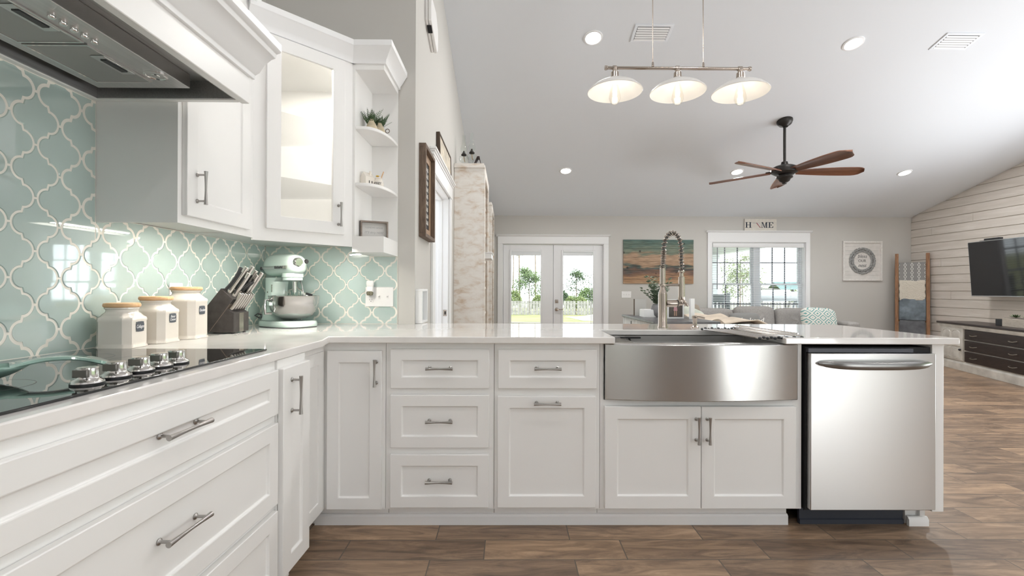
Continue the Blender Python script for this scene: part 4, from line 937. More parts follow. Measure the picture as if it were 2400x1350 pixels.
# ------------------------------------------------------------------ far wall
def pallet_mat():
    m = bpy.data.materials.new('painted_reclaimed_boards'); t, N, L, b = nodes_of(m)
    tcn = N.new('ShaderNodeTexCoord'); sp = N.new('ShaderNodeSeparateXYZ'); L.new(tcn.outputs['Object'], sp.inputs[0])
    mp = N.new('ShaderNodeMapping'); mp.inputs['Scale'].default_value = (1.6, 1, 9); L.new(tcn.outputs['Object'], mp.inputs[0])
    nz = N.new('ShaderNodeTexNoise'); nz.inputs['Scale'].default_value = 1.7; nz.inputs['Detail'].default_value = 6; L.new(mp.outputs[0], nz.inputs['Vector'])
    ad = N.new('ShaderNodeMath'); ad.operation = 'MULTIPLY_ADD'; ad.inputs[1].default_value = .55; L.new(nz.outputs['Fac'], ad.inputs[0])
    sc = N.new('ShaderNodeMath'); sc.operation = 'MULTIPLY_ADD'; sc.inputs[1].default_value = 1/.82; sc.inputs[2].default_value = .5-.275; L.new(sp.outputs['Z'], sc.inputs[0]); L.new(sc.outputs[0], ad.inputs[2])
    r = N.new('ShaderNodeValToRGB'); el = r.color_ramp.elements
    stops = [(0, (.46, .30, .18)), (.14, (.38, .22, .12)), (.24, (.22, .13, .09)), (.33, (.09, .075, .065)), (.38, (.075, .115, .10)), (.44, (.38, .25, .16)), (.56, (.44, .30, .20)), (.64, (.40, .27, .18)), (.70, (.20, .22, .16)), (.84, (.14, .19, .15)), (1, (.085, .15, .13))]
    el[0].position, el[0].color = stops[0][0], (*stops[0][1], 1); el[1].position, el[1].color = stops[-1][0], (*stops[-1][1], 1)
    for p, c in stops[1:-1]: q = el.new(p); q.color = (*c, 1)
    L.new(ad.outputs[0], r.inputs[0])
    g = N.new('ShaderNodeTexNoise'); g.inputs['Scale'].default_value = 6; g.inputs['Detail'].default_value = 8; mp2 = N.new('ShaderNodeMapping'); mp2.inputs['Scale'].default_value = (1, 1, 12); L.new(tcn.outputs['Object'], mp2.inputs[0]); L.new(mp2.outputs[0], g.inputs['Vector'])
    gr = N.new('ShaderNodeValToRGB'); gr.color_ramp.elements[0].position = .3; gr.color_ramp.elements[0].color = (.55, .52, .5, 1); gr.color_ramp.elements[1].position = .6; gr.color_ramp.elements[1].color = (1.1, 1.1, 1.1, 1); L.new(g.outputs['Fac'], gr.inputs[0])
    v = N.new('ShaderNodeTexVoronoi'); v.inputs['Scale'].default_value = 4.5; L.new(tcn.outputs['Object'], v.inputs['Vector'])
    vr = N.new('ShaderNodeValToRGB'); vr.color_ramp.elements[0].position = .06; vr.color_ramp.elements[0].color = (.25, .2, .18, 1); vr.color_ramp.elements[1].position = .12; vr.color_ramp.elements[1].color = (1, 1, 1, 1); L.new(v.outputs['Distance'], vr.inputs[0])
    m1 = N.new('ShaderNodeMix'); m1.data_type = 'RGBA'; m1.blend_type = 'MULTIPLY'; m1.inputs[0].default_value = 1; L.new(r.outputs[0], m1.inputs[6]); L.new(gr.outputs[0], m1.inputs[7])
    m2 = N.new('ShaderNodeMix'); m2.data_type = 'RGBA'; m2.blend_type = 'MULTIPLY'; m2.inputs[0].default_value = 1; L.new(m1.outputs[2], m2.inputs[6]); L.new(vr.outputs[0], m2.inputs[7])
    L.new(m2.outputs[2], b.inputs['Base Color']); b.inputs['Roughness'].default_value = .65; return m
b = MB()
for k in range(10): z0 = -.41+k*.082; b.box(-.655, .655, -.022-.002*(k % 2), 0, z0+.001, z0+.081)
t = b.out('pallet_art', pallet_mat(), loc=(2.797, YF, 1.66), bevel=.002); tag(t, 'wide reclaimed wood board art fading from green to tan on the far wall', 'wall art')

t = thing('word_sign', 'small cream HOME board sign standing on the window trim', 'sign', (4.706, YF-.025, 2.246))
MB().box(-.30, .30, 0, .018, 0, .222).out('board', mat('cream_board', (.70, .665, .60), .7, noise=(20, .06)), t, bevel=.002)
NAVY = mat('navy_letter', (.03, .04, .06), .6)
def serif(name, strokes): # strokes in sign coordinates
    b = MB()
    for P in strokes: b.prism(P, -.003, .001, 'y')
    return b.out(name, NAVY, t)
R_ = lambda x0, x1, z0, z1: [(x0, z0), (x1, z0), (x1, z1), (x0, z1)]
z0, z1 = .055, .158
serif('letter', [R_(-.275, -.253, z0, z1), R_(-.207, -.185, z0, z1), R_(-.253, -.207, .102, .110), R_(-.288, -.24, z0, z0+.006), R_(-.288, -.24, z1-.006, z1), R_(-.22, -.172, z0, z0+.006), R_(-.22, -.172, z1-.006, z1)])
serif('letter', [R_(.022, .028, z0, z1), R_(.098, .118, z0, z1), [(.022, z1), (.044, z1), (.075, z0), (.066, z0)], [(.066, z0), (.075, z0), (.105, z1), (.096, z1)], R_(.01, .042, z0, z0+.006), R_(.01, .044, z1-.006, z1), R_(.086, .130, z0, z0+.006), R_(.096, .130, z1-.006, z1)])
serif('letter', [R_(.155, .177, z0, z1), R_(.142, .232, z0, z0+.006), R_(.142, .232, z1-.006, z1), R_(.177, .205, .104, .110), [(.232, z0), (.236, z0+.03), (.228, z0+.028), (.215, z0+.005)], [(.232, z1), (.236, z1-.03), (.228, z1-.028), (.215, z1-.005)], R_(.202, .207, .09, .124)])
FL = [(-.155, .150), (-.15, .138), (-.10, .134), (-.075, .125), (-.055, .135), (-.042, .11), (-.03, .075), (-.012, .055), (.004, .055), (.004, .075), (-.014, .115), (-.025, .145), (-.07, .146)]
MB().prism(FL, -.002, .001, 'y').out('state_shape', mat('state_cream', (.72, .70, .66), .6), t)
MB().prism([(-.085, .145), (-.072, .145), (-.002, .058), (-.012, .056)], -.003, -.001, 'y').out('flag_stroke', mat('flag_red', (.45, .06, .10), .6), t)
MB().tube([(p[0], -.0022, p[1]) for p in FL], .0011, 4, close=True).out('outline', NAVY, t)

t = thing('wreath_plaque', 'white framed plank plaque with a carved grey wreath round lettering on the far wall', 'sign', (6.622, YF, 1.69))
b = MB()
for k in range(9):
    zb = -.345+k*.0767; b.box(-.345, .345, -.012, 0, zb+.001, zb+.0757)
b.out('planks', mat('white_plank', (.70, .68, .65), .65, noise=(9, .07)), t, bevel=.0015)
b = MB()
for a in ((-.37, .37, .335, .37), (-.37, .37, -.37, -.335), (-.37, -.335, -.335, .335), (.335, .37, -.335, .335)): b.box(a[0], a[1], -.034, 0, a[2], a[3])
b.out('frame', mat('white_frame_worn', (.74, .72, .69), .6, noise=(40, .08)), t, bevel=.003)
LEAF = mat('grey_leaf', (.30, .305, .30), .7, noise=(40, .35)); b = MB(); rd = random.Random(9); N_ = 62
for k in range(N_):
    a = 2*PI*k/N_; r = .205+(.024 if k % 2 else -.024); c = Vector((r*math.cos(a), -.018-.004*(k % 3), r*math.sin(a)))
    tg = a+PI/2+(.45 if k % 2 else -.45)+rd.uniform(-.12, .12); d = Vector((math.cos(tg), 0, math.sin(tg))); n = Vector((-d.z, 0, d.x)); L_, w_ = .052, .017
    pts = [c-d*L_, c-d*L_*.3+n*w_, c+d*L_*.4+n*w_*.8, c+d*L_, c+d*L_*.4-n*w_*.8, c-d*L_*.3-n*w_]; mid = b.v(c+Vector((0, -.009, 0))); vs = [b.v(p) for p in pts]
    for i in range(6): b.f([vs[i], vs[(i+1) % 6], mid])
wl = b.out('leaves', LEAF, t, smooth=0, fix=False)
MB().tube([(.205*math.cos(a), -.016, .205*math.sin(a)) for a in [2*PI*k/48 for k in range(48)]], .006, 6, close=True).out('hoop', mat('dark_twig', (.07, .065, .06), .7), t)
for wd, z, s, sh in (('bless', .085, .09, .3), ('OUR', .0, .07, 0), ('nest', -.085, .09, .3)): text(wd, s, mat('grey_letter', (.16, .17, .17), .6), t, (0, -.0135, z), FRONT, shear=sh, ext=.001)

# ------------------------------------------------------------------ sofa corner
def cushion(name, c, s, parent, m=FABRIC, rot=None, e=.32):
    b = MB(); nu, nv = 28, 14; R = []
    sg = lambda v, p: math.copysign(abs(v)**p, v)
    prof = []
    for j in range(nv+1):
        ph = -PI/2+PI*j/nv; cz, sz = sg(math.cos(ph), .55), sg(math.sin(ph), .55)
        R.append([(s[0]*cz*sg(math.cos(2*PI*i/nu), e), s[1]*sg(math.sin(ph), .8), s[2]*cz*sg(math.sin(2*PI*i/nu), e)) for i in range(nu)])
    b.loft(R); return b.out(name, m, parent, c, rot, smooth=60)
t = thing('sofa', 'grey upholstered corner sofa under the far window', 'sofa', (0, 0, 0))
b = MB(); b.box(2.62, 5.75, 7.45, 8.42, .08, .40); b.box(2.62, 3.55, 5.35, 7.45, .08, .40); b.out('base', FABRIC, t, bevel=.03)
b = MB(); b.box(2.62, 5.75, 8.22, 8.42, .40, .78); b.box(2.62, 2.80, 5.35, 8.22, .40, .70); b.out('back_frame', FABRIC, t, bevel=.04)
b = MB(); b.box(5.55, 5.75, 7.45, 8.25, .40, .62); b.out('arm', FABRIC, t, bevel=.04)
for x, y in ((2.7, 5.45), (3.45, 5.45), (2.7, 8.3), (5.65, 8.3), (5.65, 7.55), (3.6, 7.55)): MB().box(x-.04, x+.04, y-.04, y+.04, 0, .085).out('foot', BLACK, t)
for x0, x1 in ((3.5, 4.2), (4.2, 4.88), (4.88, 5.55)): cushion('seat_cushion', ((x0+x1)/2, 7.8, .46), (.34, .36, .09), t)
for y0 in (5.4, 6.4): cushion('seat_cushion', (3.2, y0+.5, .46), (.36, .49, .09), t)
for x0, x1, z in ((2.95, 3.98, .575), (3.98, 4.70, .61), (4.70, 5.42, .58)): cushion('back_cushion', ((x0+x1)/2, 8.10, z), ((x1-x0)/2-.005, .13, .245), t, rot=(-.12, 0, 0))
for y0 in (5.45, 6.45): cushion('back_cushion', (2.90, y0+.48, .56), (.47, .12, .20), t, rot=(.1, 0, PI/2))
MB().box(5.30, 5.62, 8.24, 8.42, .78, .80).out('back_cap', mat('taupe_cap', (.22, .19, .165), .8), t, bevel=.008)
def teal_pattern():
    m = bpy.data.materials.new('teal_ikat_weave'); tt, N, L, b = nodes_of(m)
    tcn = N.new('ShaderNodeTexCoord'); sp = N.new('ShaderNodeSeparateXYZ'); L.new(tcn.outputs['Object'], sp.inputs[0])
    def tri(o, k):
        a = N.new('ShaderNodeMath'); a.operation = 'MULTIPLY'; a.inputs[1].default_value = k; L.new(o, a.inputs[0]); p = N.new('ShaderNodeMath'); p.operation = 'PINGPONG'; p.inputs[1].default_value = 1; L.new(a.outputs[0], p.inputs[0]); return p.outputs[0]
    s = N.new('ShaderNodeMath'); s.operation = 'ADD'; L.new(tri(sp.outputs['X'], 11), s.inputs[0]); L.new(tri(sp.outputs['Z'], 14), s.inputs[1])
    w2 = N.new('ShaderNodeMath'); w2.operation = 'MULTIPLY'; w2.inputs[1].default_value = 3.2; L.new(s.outputs[0], w2.inputs[0]); fr = N.new('ShaderNodeMath'); fr.operation = 'PINGPONG'; fr.inputs[1].default_value = 1; L.new(w2.outputs[0], fr.inputs[0])
    r = N.new('ShaderNodeValToRGB'); r.color_ramp.interpolation = 'LINEAR'; r.color_ramp.elements[0].position = .28; r.color_ramp.elements[0].color = (.13, .34, .33, 1); r.color_ramp.elements[1].position = .42; r.color_ramp.elements[1].color = (.74, .73, .68, 1)
    L.new(fr.outputs[0], r.inputs[0]); L.new(r.outputs[0], b.inputs['Base Color']); b.inputs['Roughness'].default_value = .9; return m
t = thing('throw_pillow', 'teal and white lattice patterned pillow at the right end of the sofa', 'pillow', (5.17, 7.62, .66)); cushion('pillow', (0, 0, 0), (.30, .10, .19), t, teal_pattern(), rot=(-.25, .05, .1), e=.45)
t = thing('throw_pillow', 'grey pillow with white script lettering in the middle of the sofa', 'pillow', (3.93, 7.62, .615)); q = cushion('pillow', (0, 0, 0), (.25, .09, .145), t, mat('slate_grey_fabric', (.25, .25, .245), .95), rot=(-.22, 0, 0), e=.4)
text('Weekend', .125, mat('white_script', (.85, .84, .82), .8), q, (.02, -.089, .0), FRONT, shear=.3, ext=.006)
t = thing('throw_pillow', 'pale sage and cream pillow at the left end of the sofa, behind the faucet', 'pillow', (2.93, 7.3, .66)); cushion('pillow', (0, 0, 0), (.22, .09, .19), t, mat('pale_sage_fabric', (.60, .63, .56), .9, noise=(6, .15)), rot=(-.2, .35, .35), e=.42)
t = thing('throw_pillow', 'tan cushion with a dark piped edge at the left corner of the sofa', 'pillow', (2.98, 7.72, .70)); cushion('pillow', (0, 0, 0), (.28, .09, .18), t, mat('tan_fabric', (.36, .31, .26), .95), rot=(-.1, -.15, .2), e=.4)
b = MB(); rd = random.Random(2)
def drape(u, v):      # blanket folded over the near back of the sofa
    y = 5.45+1.5*v; s = u*1.25; wv = .025*math.sin(9*v+3*u)+.018*math.sin(17*v-5*u)
    x = 2.55+s*.62; z = .765+wv-(.0 if u > .28 else (.28-u)*.95)+(.0 if u < .55 else -(u-.55)*.42)
    if u < .28: x = 2.585+wv*.4
    return (x, y, z)
t = b.grid(drape, 24, 40).out('throw_blanket', mat('sand_throw', (.58, .50, .41), .95, noise=(5, .2), bump=(120, .4, .004)), solid=.014, smooth=80); tag(t, 'crumpled sand-coloured throw lying over the near back of the sofa', 'blanket')

# ------------------------------------------------------------------ side table and what stands on it
t = thing('side_table', 'distressed white side table with a dark grey top beside the sofa', 'table', (2.10, 6.15, 0))
DT = mat('dark_grey_top', (.11, .11, .115), .35, noise=(12, .2))
MB().box(-.39, .40, -.76, .76, .735, .765).out('table_top', DT, t, bevel=.004)
AP = mat('distressed_white_paint', (.72, .74, .73), .6, noise=(10, .14, (.82, .83, .82)))
b = MB(); b.box(-.37, -.345, -.72, .72, .60, .735); b.box(.355, .38, -.72, .72, .60, .735); b.box(-.37, .38, -.74, -.715, .66, .735); b.box(-.37, .38, .715, .74, .60, .735); b.out('apron', AP, t, bevel=.003)
for x in (-.37, .32):
    for y in (-.74, .68): MB().box(x-.004, x+.064, y-.004, y+.064, 0, .735).out('leg', AP, t, bevel=.003)
for y in (-.25, .3): MB().box(-.376, -.37, y-.012, y+.012, .62, .70).out('strap_hinge', mat('iron', (.08, .08, .08), .5, .8), t)
t = thing('planter_box', 'low white planter box on the grey side table', 'planter', (1.93, 6.35, .765)); b = MB(); b.box(-.08, .08, -.12, .12, 0, .10); b.box(-.07, .07, -.11, .11, .1, .104); b.out('box', TRIM, t, bevel=.004)
t = thing('glass_frame', 'clear upright photo frame with a dark edge on the side table', 'picture frame', (1.90, 6.62, .765)); MB().box(-.09, -.078, -.01, .01, 0, .24).out('edge_bar', BARN, t); MB().box(-.078, .09, -.003, .003, .0, .24).out('pane', mat('pale_print', (.7, .7, .7), .5), t)
t = thing('vase_plant', 'leafy sage plant in a grey vase on the side table behind the faucet', 'plant', (2.03, 6.28, .765)); MB().lathe([(.05, 0), (.07, .03), (.078, .10), (.065, .15), (.05, .17), (.055, .18), (.045, .175), (.04, .15)], 28, cap=False).out('vase', mat('grey_vase', (.24, .24, .25), .4), t)
b = MB(); rd = random.Random(4)
for k in range(40):
    a = rd.uniform(0, 2*PI); L_ = rd.uniform(.18, .40); ln = rd.uniform(.05, .20); pts = []
    for j in range(7):
        u = j/6; pts.append(Vector((math.cos(a)*ln*u**1.3, math.sin(a)*ln*u**1.3, .15+L_*u)))
    b.tube(pts, .0018, 4)
    for j in range(1, 7):
        for s in (-1, 1):
            p = pts[j]; d = Vector((math.cos(a+s*1.2), math.sin(a+s*1.2), .5)).normalized()*.055; n = d.cross(Vector((0, 0, 1))).normalized()*.019
            b.f([b.v(p), b.v(p+d*.5+n), b.v(p+d), b.v(p+d*.5-n)])
b.out('foliage', GREEN2, t, smooth=0, fix=False)
t = thing('photo_frame', 'white photo frame with a dark picture of a child in pink on the side table', 'picture frame', (2.18, 5.98, .765), .05)
b = MB()
for a in ((-.11, .11, 0, .018), (-.11, .11, .232, .25), (-.11, -.092, .018, .232), (.092, .11, .018, .232)): b.box(a[0], a[1], -.012, .012, a[2], a[3])
b.out('frame', TRIM, t, bevel=.002); p = MB().box(-.092, .092, -.002, .002, .018, .232).out('photo', mat('photo_dark', (.075, .06, .05), .4, noise=(14, .4)), t)
SKIN = mat('photo_skin', (.45, .28, .20), .5)
b = MB(); b.prism([(-.026, .10), (.026, .10), (.018, .165), (-.018, .165)], -.003, -.002, 'y'); b.out('dress', mat('photo_pink', (.55, .30, .32), .5), p)
b = MB(); b.lathe([(.016, 0), (.016, .001)], 16, Matrix.Translation((0, -.002, .183)) @ Matrix.Rotation(PI/2, 4, 'X')); b.box(-.018, -.005, -.003, -.002, .035, .10); b.box(.005, .018, -.003, -.002, .035, .10); b.out('figure', SKIN, p)
t = thing('photo_frame', 'narrow pale frame standing edge-on right of the child picture', 'picture frame', (2.375, 5.93, .765), .9); MB().box(-.08, .08, -.012, .012, 0, .26).out('frame', TRIM, t, bevel=.002)

# ------------------------------------------------------------------ blanket ladder in the corner
LADW = wood('ladder_wood', (.13, .06, .025), (.36, .18, .085), 2.5, (14, 14, 1.5), .6)
LZ = math.atan2(-.30, .36); t = thing('blanket_ladder', 'brown wooden blanket ladder leaning in the corner by the plank wall', 'ladder', (7.025, 8.30, 0), LZ); lean = math.radians(6); t.rotation_euler = (-lean, 0, LZ)
LW = .475
for x in (0, LW-.05): MB().box(x, x+.05, -.035, .035, 0, 1.82).out('rail', LADW, t, bevel=.004)
for z in (.28, .60, .96, 1.29, 1.62): MB().lathe([(.017, .04), (.017, LW-.04)], 14, Matrix.Translation((0, 0, z)) @ Matrix.Rotation(PI/2, 4, 'Y')).out('rung', LADW, t)
TL = Matrix.Translation((7.025, 8.30, 0)) @ (Matrix.Rotation(LZ, 4, 'Z') @ Matrix.Rotation(-lean, 4, 'X'))
def ladder_blanket(label, z, drop, m, fat=.02, x0=.055, x1=.42, wob=.006, seed=0, ends=.0):
    rd = random.Random(seed); ph = rd.uniform(0, 6); b = MB()
    def fn(u, v):
        x = x0+(x1-x0)*v; w_ = wob*math.sin(7*v+ph)+wob*.6*math.sin(15*v+2*ph); L1, L2 = drop, drop*.85; s = (u-.5)*2; r = .019+fat*.5
        if s < -.12: y = -r+w_*(-s); zz = z-(-s-.12)/.88*L1
        elif s > .12: y = r; zz = z-(s-.12)/.88*L2
        else: a = s/.12*PI/2; y = r*math.sin(a); zz = z+r*math.cos(a)
        return (x+ends*math.sin(40*u)*(.5-v), y, zz)
    o = b.grid(fn, 40, 20).out('folded_blanket', m, solid=fat, smooth=80); o.matrix_world = TL
    return tag(o, label, 'blanket', 'blankets on the ladder')
def diamond_mat():
    m = bpy.data.materials.new('grey_diamond_weave'); tt, N, L, b = nodes_of(m)
    tcn = N.new('ShaderNodeTexCoord'); sp = N.new('ShaderNodeSeparateXYZ'); L.new(tcn.outputs['Object'], sp.inputs[0])
    def mth(op, a, bv=None, c=None):
        n = N.new('ShaderNodeMath'); n.operation = op
        for i, q in enumerate((a, bv, c)):
            if q is None: continue
            if isinstance(q, (int, float)): n.inputs[i].default_value = q
            else: L.new(q, n.inputs[i])
        return n.outputs[0]
    px = mth('ABSOLUTE', mth('SUBTRACT', mth('FRACT', mth('MULTIPLY', sp.outputs['X'], 10.6)), .5))
    pz = mth('ABSOLUTE', mth('SUBTRACT', mth('FRACT', mth('MULTIPLY', sp.outputs['Z'], 14)), .5))
    s = mth('ADD', mth('MULTIPLY', px, 2.1), pz); ln = mth('LESS_THAN', mth('ABSOLUTE', mth('SUBTRACT', s, .44)), .085)
    mx = N.new('ShaderNodeMix'); mx.data_type = 'RGBA'; L.new(ln, mx.inputs[0]); mx.inputs[6].default_value = (.25, .245, .24, 1); mx.inputs[7].default_value = (.72, .71, .69, 1)
    L.new(mx.outputs[2], b.inputs['Base Color']); b.inputs['Roughness'].default_value = .95; return m
ladder_blanket('grey throw with white diamond pattern on the top rung of the ladder', 1.625, .36, diamond_mat(), .014, seed=1)
ladder_blanket('cream cable-knit throw on the ladder, under the diamond-patterned one', 1.295, .33, mat('cream_knit', (.66, .61, .52), .95, bump=(55, .9, .02)), .028, .06, .41, .008, 2, .012)
ladder_blanket('blue-grey plush throw on the ladder, under the cream one', .965, .36, mat('blue_grey_plush', (.15, .18, .205), .9, noise=(7, .5)), .032, .06, .42, .006, 3)
ladder_blanket('slate grey folded throw on the lowest visible rung of the ladder', .605, .34, mat('slate_fleece', (.135, .14, .15), .95, noise=(9, .25)), .024, .065, .41, .005, 4)

# ------------------------------------------------------------------ television and console on the plank wall
t = thing('television', 'large flat black television tilted forward on the plank wall', 'television', (7.195, 7.12, 1.472)); t.rotation_euler = (math.radians(4), 0, math.radians(-94.7))
SCRN = mat('tv_screen', (.012, .012, .014), .06, spec=.7)
MB().box(0, 1.46, 0, .035, -.42, .42).out('bezel', mat('silver_bezel', (.45, .45, .46), .3, .8), t, bevel=.003)
MB().box(.010, 1.45, -.002, .002, -.405, .411).out('screen', SCRN, t)
MB().box(.45, 1.0, .035, .28, -.15, .15).out('wall_mount', BLACK, t)
t = thing('cable_box', 'small black box perched on top of the television', 'media box', (7.17, 6.86, 1.893), math.radians(-94.7)); MB().box(-.0, .22, -.02, .05, 0, .03).out('case', BLACK, t, bevel=.003); MB().box(-.08, .24, -.01, .06, -.0, .006).out('shelf_bracket', BLACK, t)
CZ = math.atan2(-.957, -.29); t = thing('media_console', 'long whitewashed console with dark drawers and a dark top under the television', 'console', (6.60, 7.03, 0), CZ)
CW = mat('chalky_worn_white', (.66, .64, .59), .65, noise=(7, .20, (.74, .72, .67))); ESP = wood('espresso_wood', (.018, .013, .012), (.045, .032, .028), 3, (1.5, 12, 12), .35)
b = MB(); b.box(.03, 2.32, .03, .48, .11, .63); b.out('body', CW, t, bevel=.003)
b = MB(); b.box(0, 2.35, -.01, .49, .65, .68); b.prism([(.0, .65), (.03, .63), (.03, .65)], .02, 2.33, 'x'); b.out('top', ESP, t, bevel=.006)
MB().prism([(.03, .60), (.012, .60), (.0, .632), (.0, .65), (.03, .65)], .01, 2.34, 'x').out('cornice', CW, t)
b = MB(); b.box(.015, 2.335, .012, .48, 0, .10); b.prism([(.03, .10), (.012, .10), (.02, .118), (.03, .125)], .015, 2.335, 'x'); b.out('plinth', CW, t, bevel=.003)
def arch(x0, x1, z0, z1, rise, y):
    P = [(x0, z0), (x1, z0), (x1, z1-rise)]+[((x0+x1)/2+(x1-x0)/2*math.cos(PI*k/12), z1-rise+rise*math.sin(PI*k/12)) for k in range(1, 12)]+[(x0, z1-rise)]
    return P
for x0 in (.08, 1.76):
    d = MB().box(x0, x0+.50, .012, .03, .14, .60).out('door', CW, t, bevel=.003)
    for xx in (x0+.045, x0+.265):
        for a, c, r in ((.34, .575, .05), (.165, .315, .0)):
            P = arch(xx, xx+.19, a, c, r, 0) if r else [(xx, a), (xx+.19, a), (xx+.19, c), (xx, c)]
            cx, cz = sum(p[0] for p in P)/len(P), sum(p[1] for p in P)/len(P); bb = MB()
            for k1, y1, k2, y2 in ((1, .0125, .94, .004), (.94, .004, .84, .010), (.84, .010, .76, .004)):
                A = [bb.v((cx+(p[0]-cx)*k1, y1, cz+(p[1]-cz)*k1)) for p in P]; B = [bb.v((cx+(p[0]-cx)*k2, y2, cz+(p[1]-cz)*k2)) for p in P]
                for i in range(len(P)): bb.f([A[i], A[(i+1) % len(P)], B[(i+1) % len(P)], B[i]])
            bb.f(B); bb.out('raised_panel', CW, d)
    MB().ball((x0+.47 if x0 < 1 else x0+.03, -.008, .30), .016, 14, 8).out('knob', BLACK, d)
for a, c in ((.455, .595), (.30, .44), (.14, .285)):
    for x0, x1 in ((.62, 1.73),):
        d = MB().box(x0, x1, .010, .03, a, c).out('drawer', ESP, t, bevel=.003)
        for xx in (x0+.2, x1-.2):
            b = MB(); zc = (a+c)/2; b.tube([(xx-.055, .010, zc), (xx-.05, -.012, zc-.004), (xx-.02, -.016, zc-.010), (xx+.02, -.016, zc-.010), (xx+.05, -.012, zc-.004), (xx+.055, .010, zc)], .005, 8); b.out('bail_pull', mat('antique_pewter', (.42, .38, .33), .35, 1), d)
TC = Matrix.Translation((6.60, 7.03, 0)) @ Matrix.Rotation(CZ, 4, 'Z')
t = thing('speaker_box', 'small black box on the console left of the succulents', 'box', TC @ Vector((.98, .25, .68)), CZ); MB().box(-.07, .07, -.06, .06, 0, .085).out('case', BLACK, t, bevel=.004)
t = thing('succulent_planter', 'long pale wooden trough of succulents on the console', 'planter', TC @ Vector((1.42, .22, .68)), CZ)
b = MB(); b.box(-.32, .32, -.07, .07, 0, .11); b.out('trough', wood('pale_trough', (.40, .35, .29), (.58, .53, .46), 3, (3, 14, 14), .7), t, bevel=.003); MB().box(-.305, .305, -.055, .055, .11, .113).out('soil', mat('soil', (.06, .045, .035), .9), t)
SUC = mat('succulent_green', (.10, .15, .075), .5); rd = random.Random(3)
for xx, s in ((-.20, 1.0), (-.02, .7), (.14, .9)):
    b = MB()
    for k in range(22):
        a = 2.4*k; u = k/22; r = s*(.085-.05*u); el = .15+1.1*u; d = Vector((math.cos(a)*math.cos(el), math.sin(a)*math.cos(el), math.sin(el))); n = Vector((-math.sin(a), math.cos(a), 0))*.012*s; up = Vector((0, 0, .006))
        b.f([b.v((0, 0, 0)), b.v(d*r*.55+n), b.v(d*r+up), b.v(d*r*.55-n)])
    b.out('succulent', SUC, t, (xx, 0, .118), smooth=0, fix=False)

# ------------------------------------------------------------------ ceiling fixtures
CA = -math.atan(SLOPE)
LEDM = mat('downlight_glow', (1, .97, .92), .5, emit=8)
def downlight(label, x, y, power=20):
    z = ceil_z(y); t = thing('recessed_light', label, 'ceiling light', (x, y, z), 0, 'recessed ceiling lights'); t.rotation_euler = (CA if y > RIDGE else math.atan(SLOPE2), 0, 0)
    MB().lathe([(.072, -.004), (.078, -.010), (.094, -.006), (.095, 0), (.072, 0)], 32, cap=False).out('trim_ring', TRIM, t)
    MB().lathe([(0, -.007), (.073, -.007)], 32, cap=False).out('diffuser', LEDM, t)
    lamp('downlight_lamp', 'AREA', (0, 0, -.012), power, (0, 0, 0), .14, color=(1, .98, .955), parent=t)
for a in (('recessed ceiling light left of the pendant bar', .83, 4.535), ('recessed ceiling light between the two air vents', 3.45, 4.58), ('recessed ceiling light over the french doors, leftmost of the far row', .87, 6.995), ('recessed ceiling light behind the fan blades', 3.49, 7.0), ('recessed ceiling light right of the fan, nearest the plank wall', 6.07, 7.0),
          ('recessed ceiling light at the right, in the nearer row', 6.05, 4.58)): downlight(*a)
for lb, x, y in (('added unseen ceiling light over the cooking side of the kitchen', -.3, 1.0), ('added unseen ceiling light over the middle of the kitchen', 1.6, .9), ('added unseen ceiling light over the right of the kitchen', 4.2, 1.0), ('added unseen ceiling light behind the photographer at the left', .2, -1.2), ('added unseen ceiling light behind the photographer at the right', 3.0, -1.2)): downlight(lb, x, y, 7)  # lamps added out of view to light the kitchen end
def vent(label, x, y):
    t = thing('air_vent', label, 'air vent', (x, y, ceil_z(y)), 0, 'ceiling air vents'); t.rotation_euler = (CA, 0, 0); w_, h_ = .185, .108
    b = MB()
    for a in ((-w_, w_, h_-.025, h_), (-w_, w_, -h_, -h_+.025), (-w_, -w_+.028, -h_+.025, h_-.025), (w_-.028, w_, -h_+.025, h_-.025)): b.box(a[0], a[1], a[2], a[3], -.008, 0)
    b.out('frame', CEIL, t, bevel=.002); MB().box(-w_+.028, w_-.028, -h_+.025, h_-.025, -.002, -.0005).out('duct', mat('duct_dark', (.06, .06, .06), .8), t)
    for k in range(6):
        yy = -h_+.036+k*.0285; MB().prism([(yy, -.003), (yy+.015, -.012), (yy+.017, -.010), (yy+.002, -.001)], -w_+.032, w_-.030, 'x').out('louver', mat('louver_white', (.86, .86, .86), .5), t)
vent('white ceiling air vent just behind the pendant rods', 1.39, 4.475); vent('white ceiling air vent at the far right of the ceiling', 4.455, 4.545)

# pendant with three shallow shades
PX, PYY, PZ = .921, 2.5, 2.349
t = thing('linear_pendant', 'three-shade linear pendant with a nickel bar over the peninsula', 'pendant light', (PX, PYY, PZ))
Mb = Matrix.Rotation(PI/2, 4, 'Y'); MB().lathe([(.0, -.40), (.011, -.40), (.013, -.395), (.011, -.385), (.0085, -.383), (.0085, .383), (.011, .385), (.013, .395), (.011, .40), (0, .40)], 18, Mb).out('bar', NICKEL, t)
zc = ceil_z(PYY)-PZ
for x in (-.137, .139):
    b = MB(); b.tube([(x, 0, .01), (x-.002, 0, .4), (x+.002, 0, .9), (x, 0, zc)], .0028, 6); b.lathe([(.007, .008), (.006, .03), (.003, .035)], 12, Matrix.Translation((x, 0, 0))); b.out('rod', NICKEL, t)
b = MB(); b.box(-.2, .2, -.06, .06, zc-.03, zc+.012); b.out('canopy', NICKEL, t, bevel=.006)
SHADE = mat('white_enamel_shade', (.83, .81, .79), .35, coat=.3); BULB = glassmat('bulb_glass', (1, .99, .96), .8); FIL2 = mat('filament_glow', (1, .93, .80), .5, emit=14)
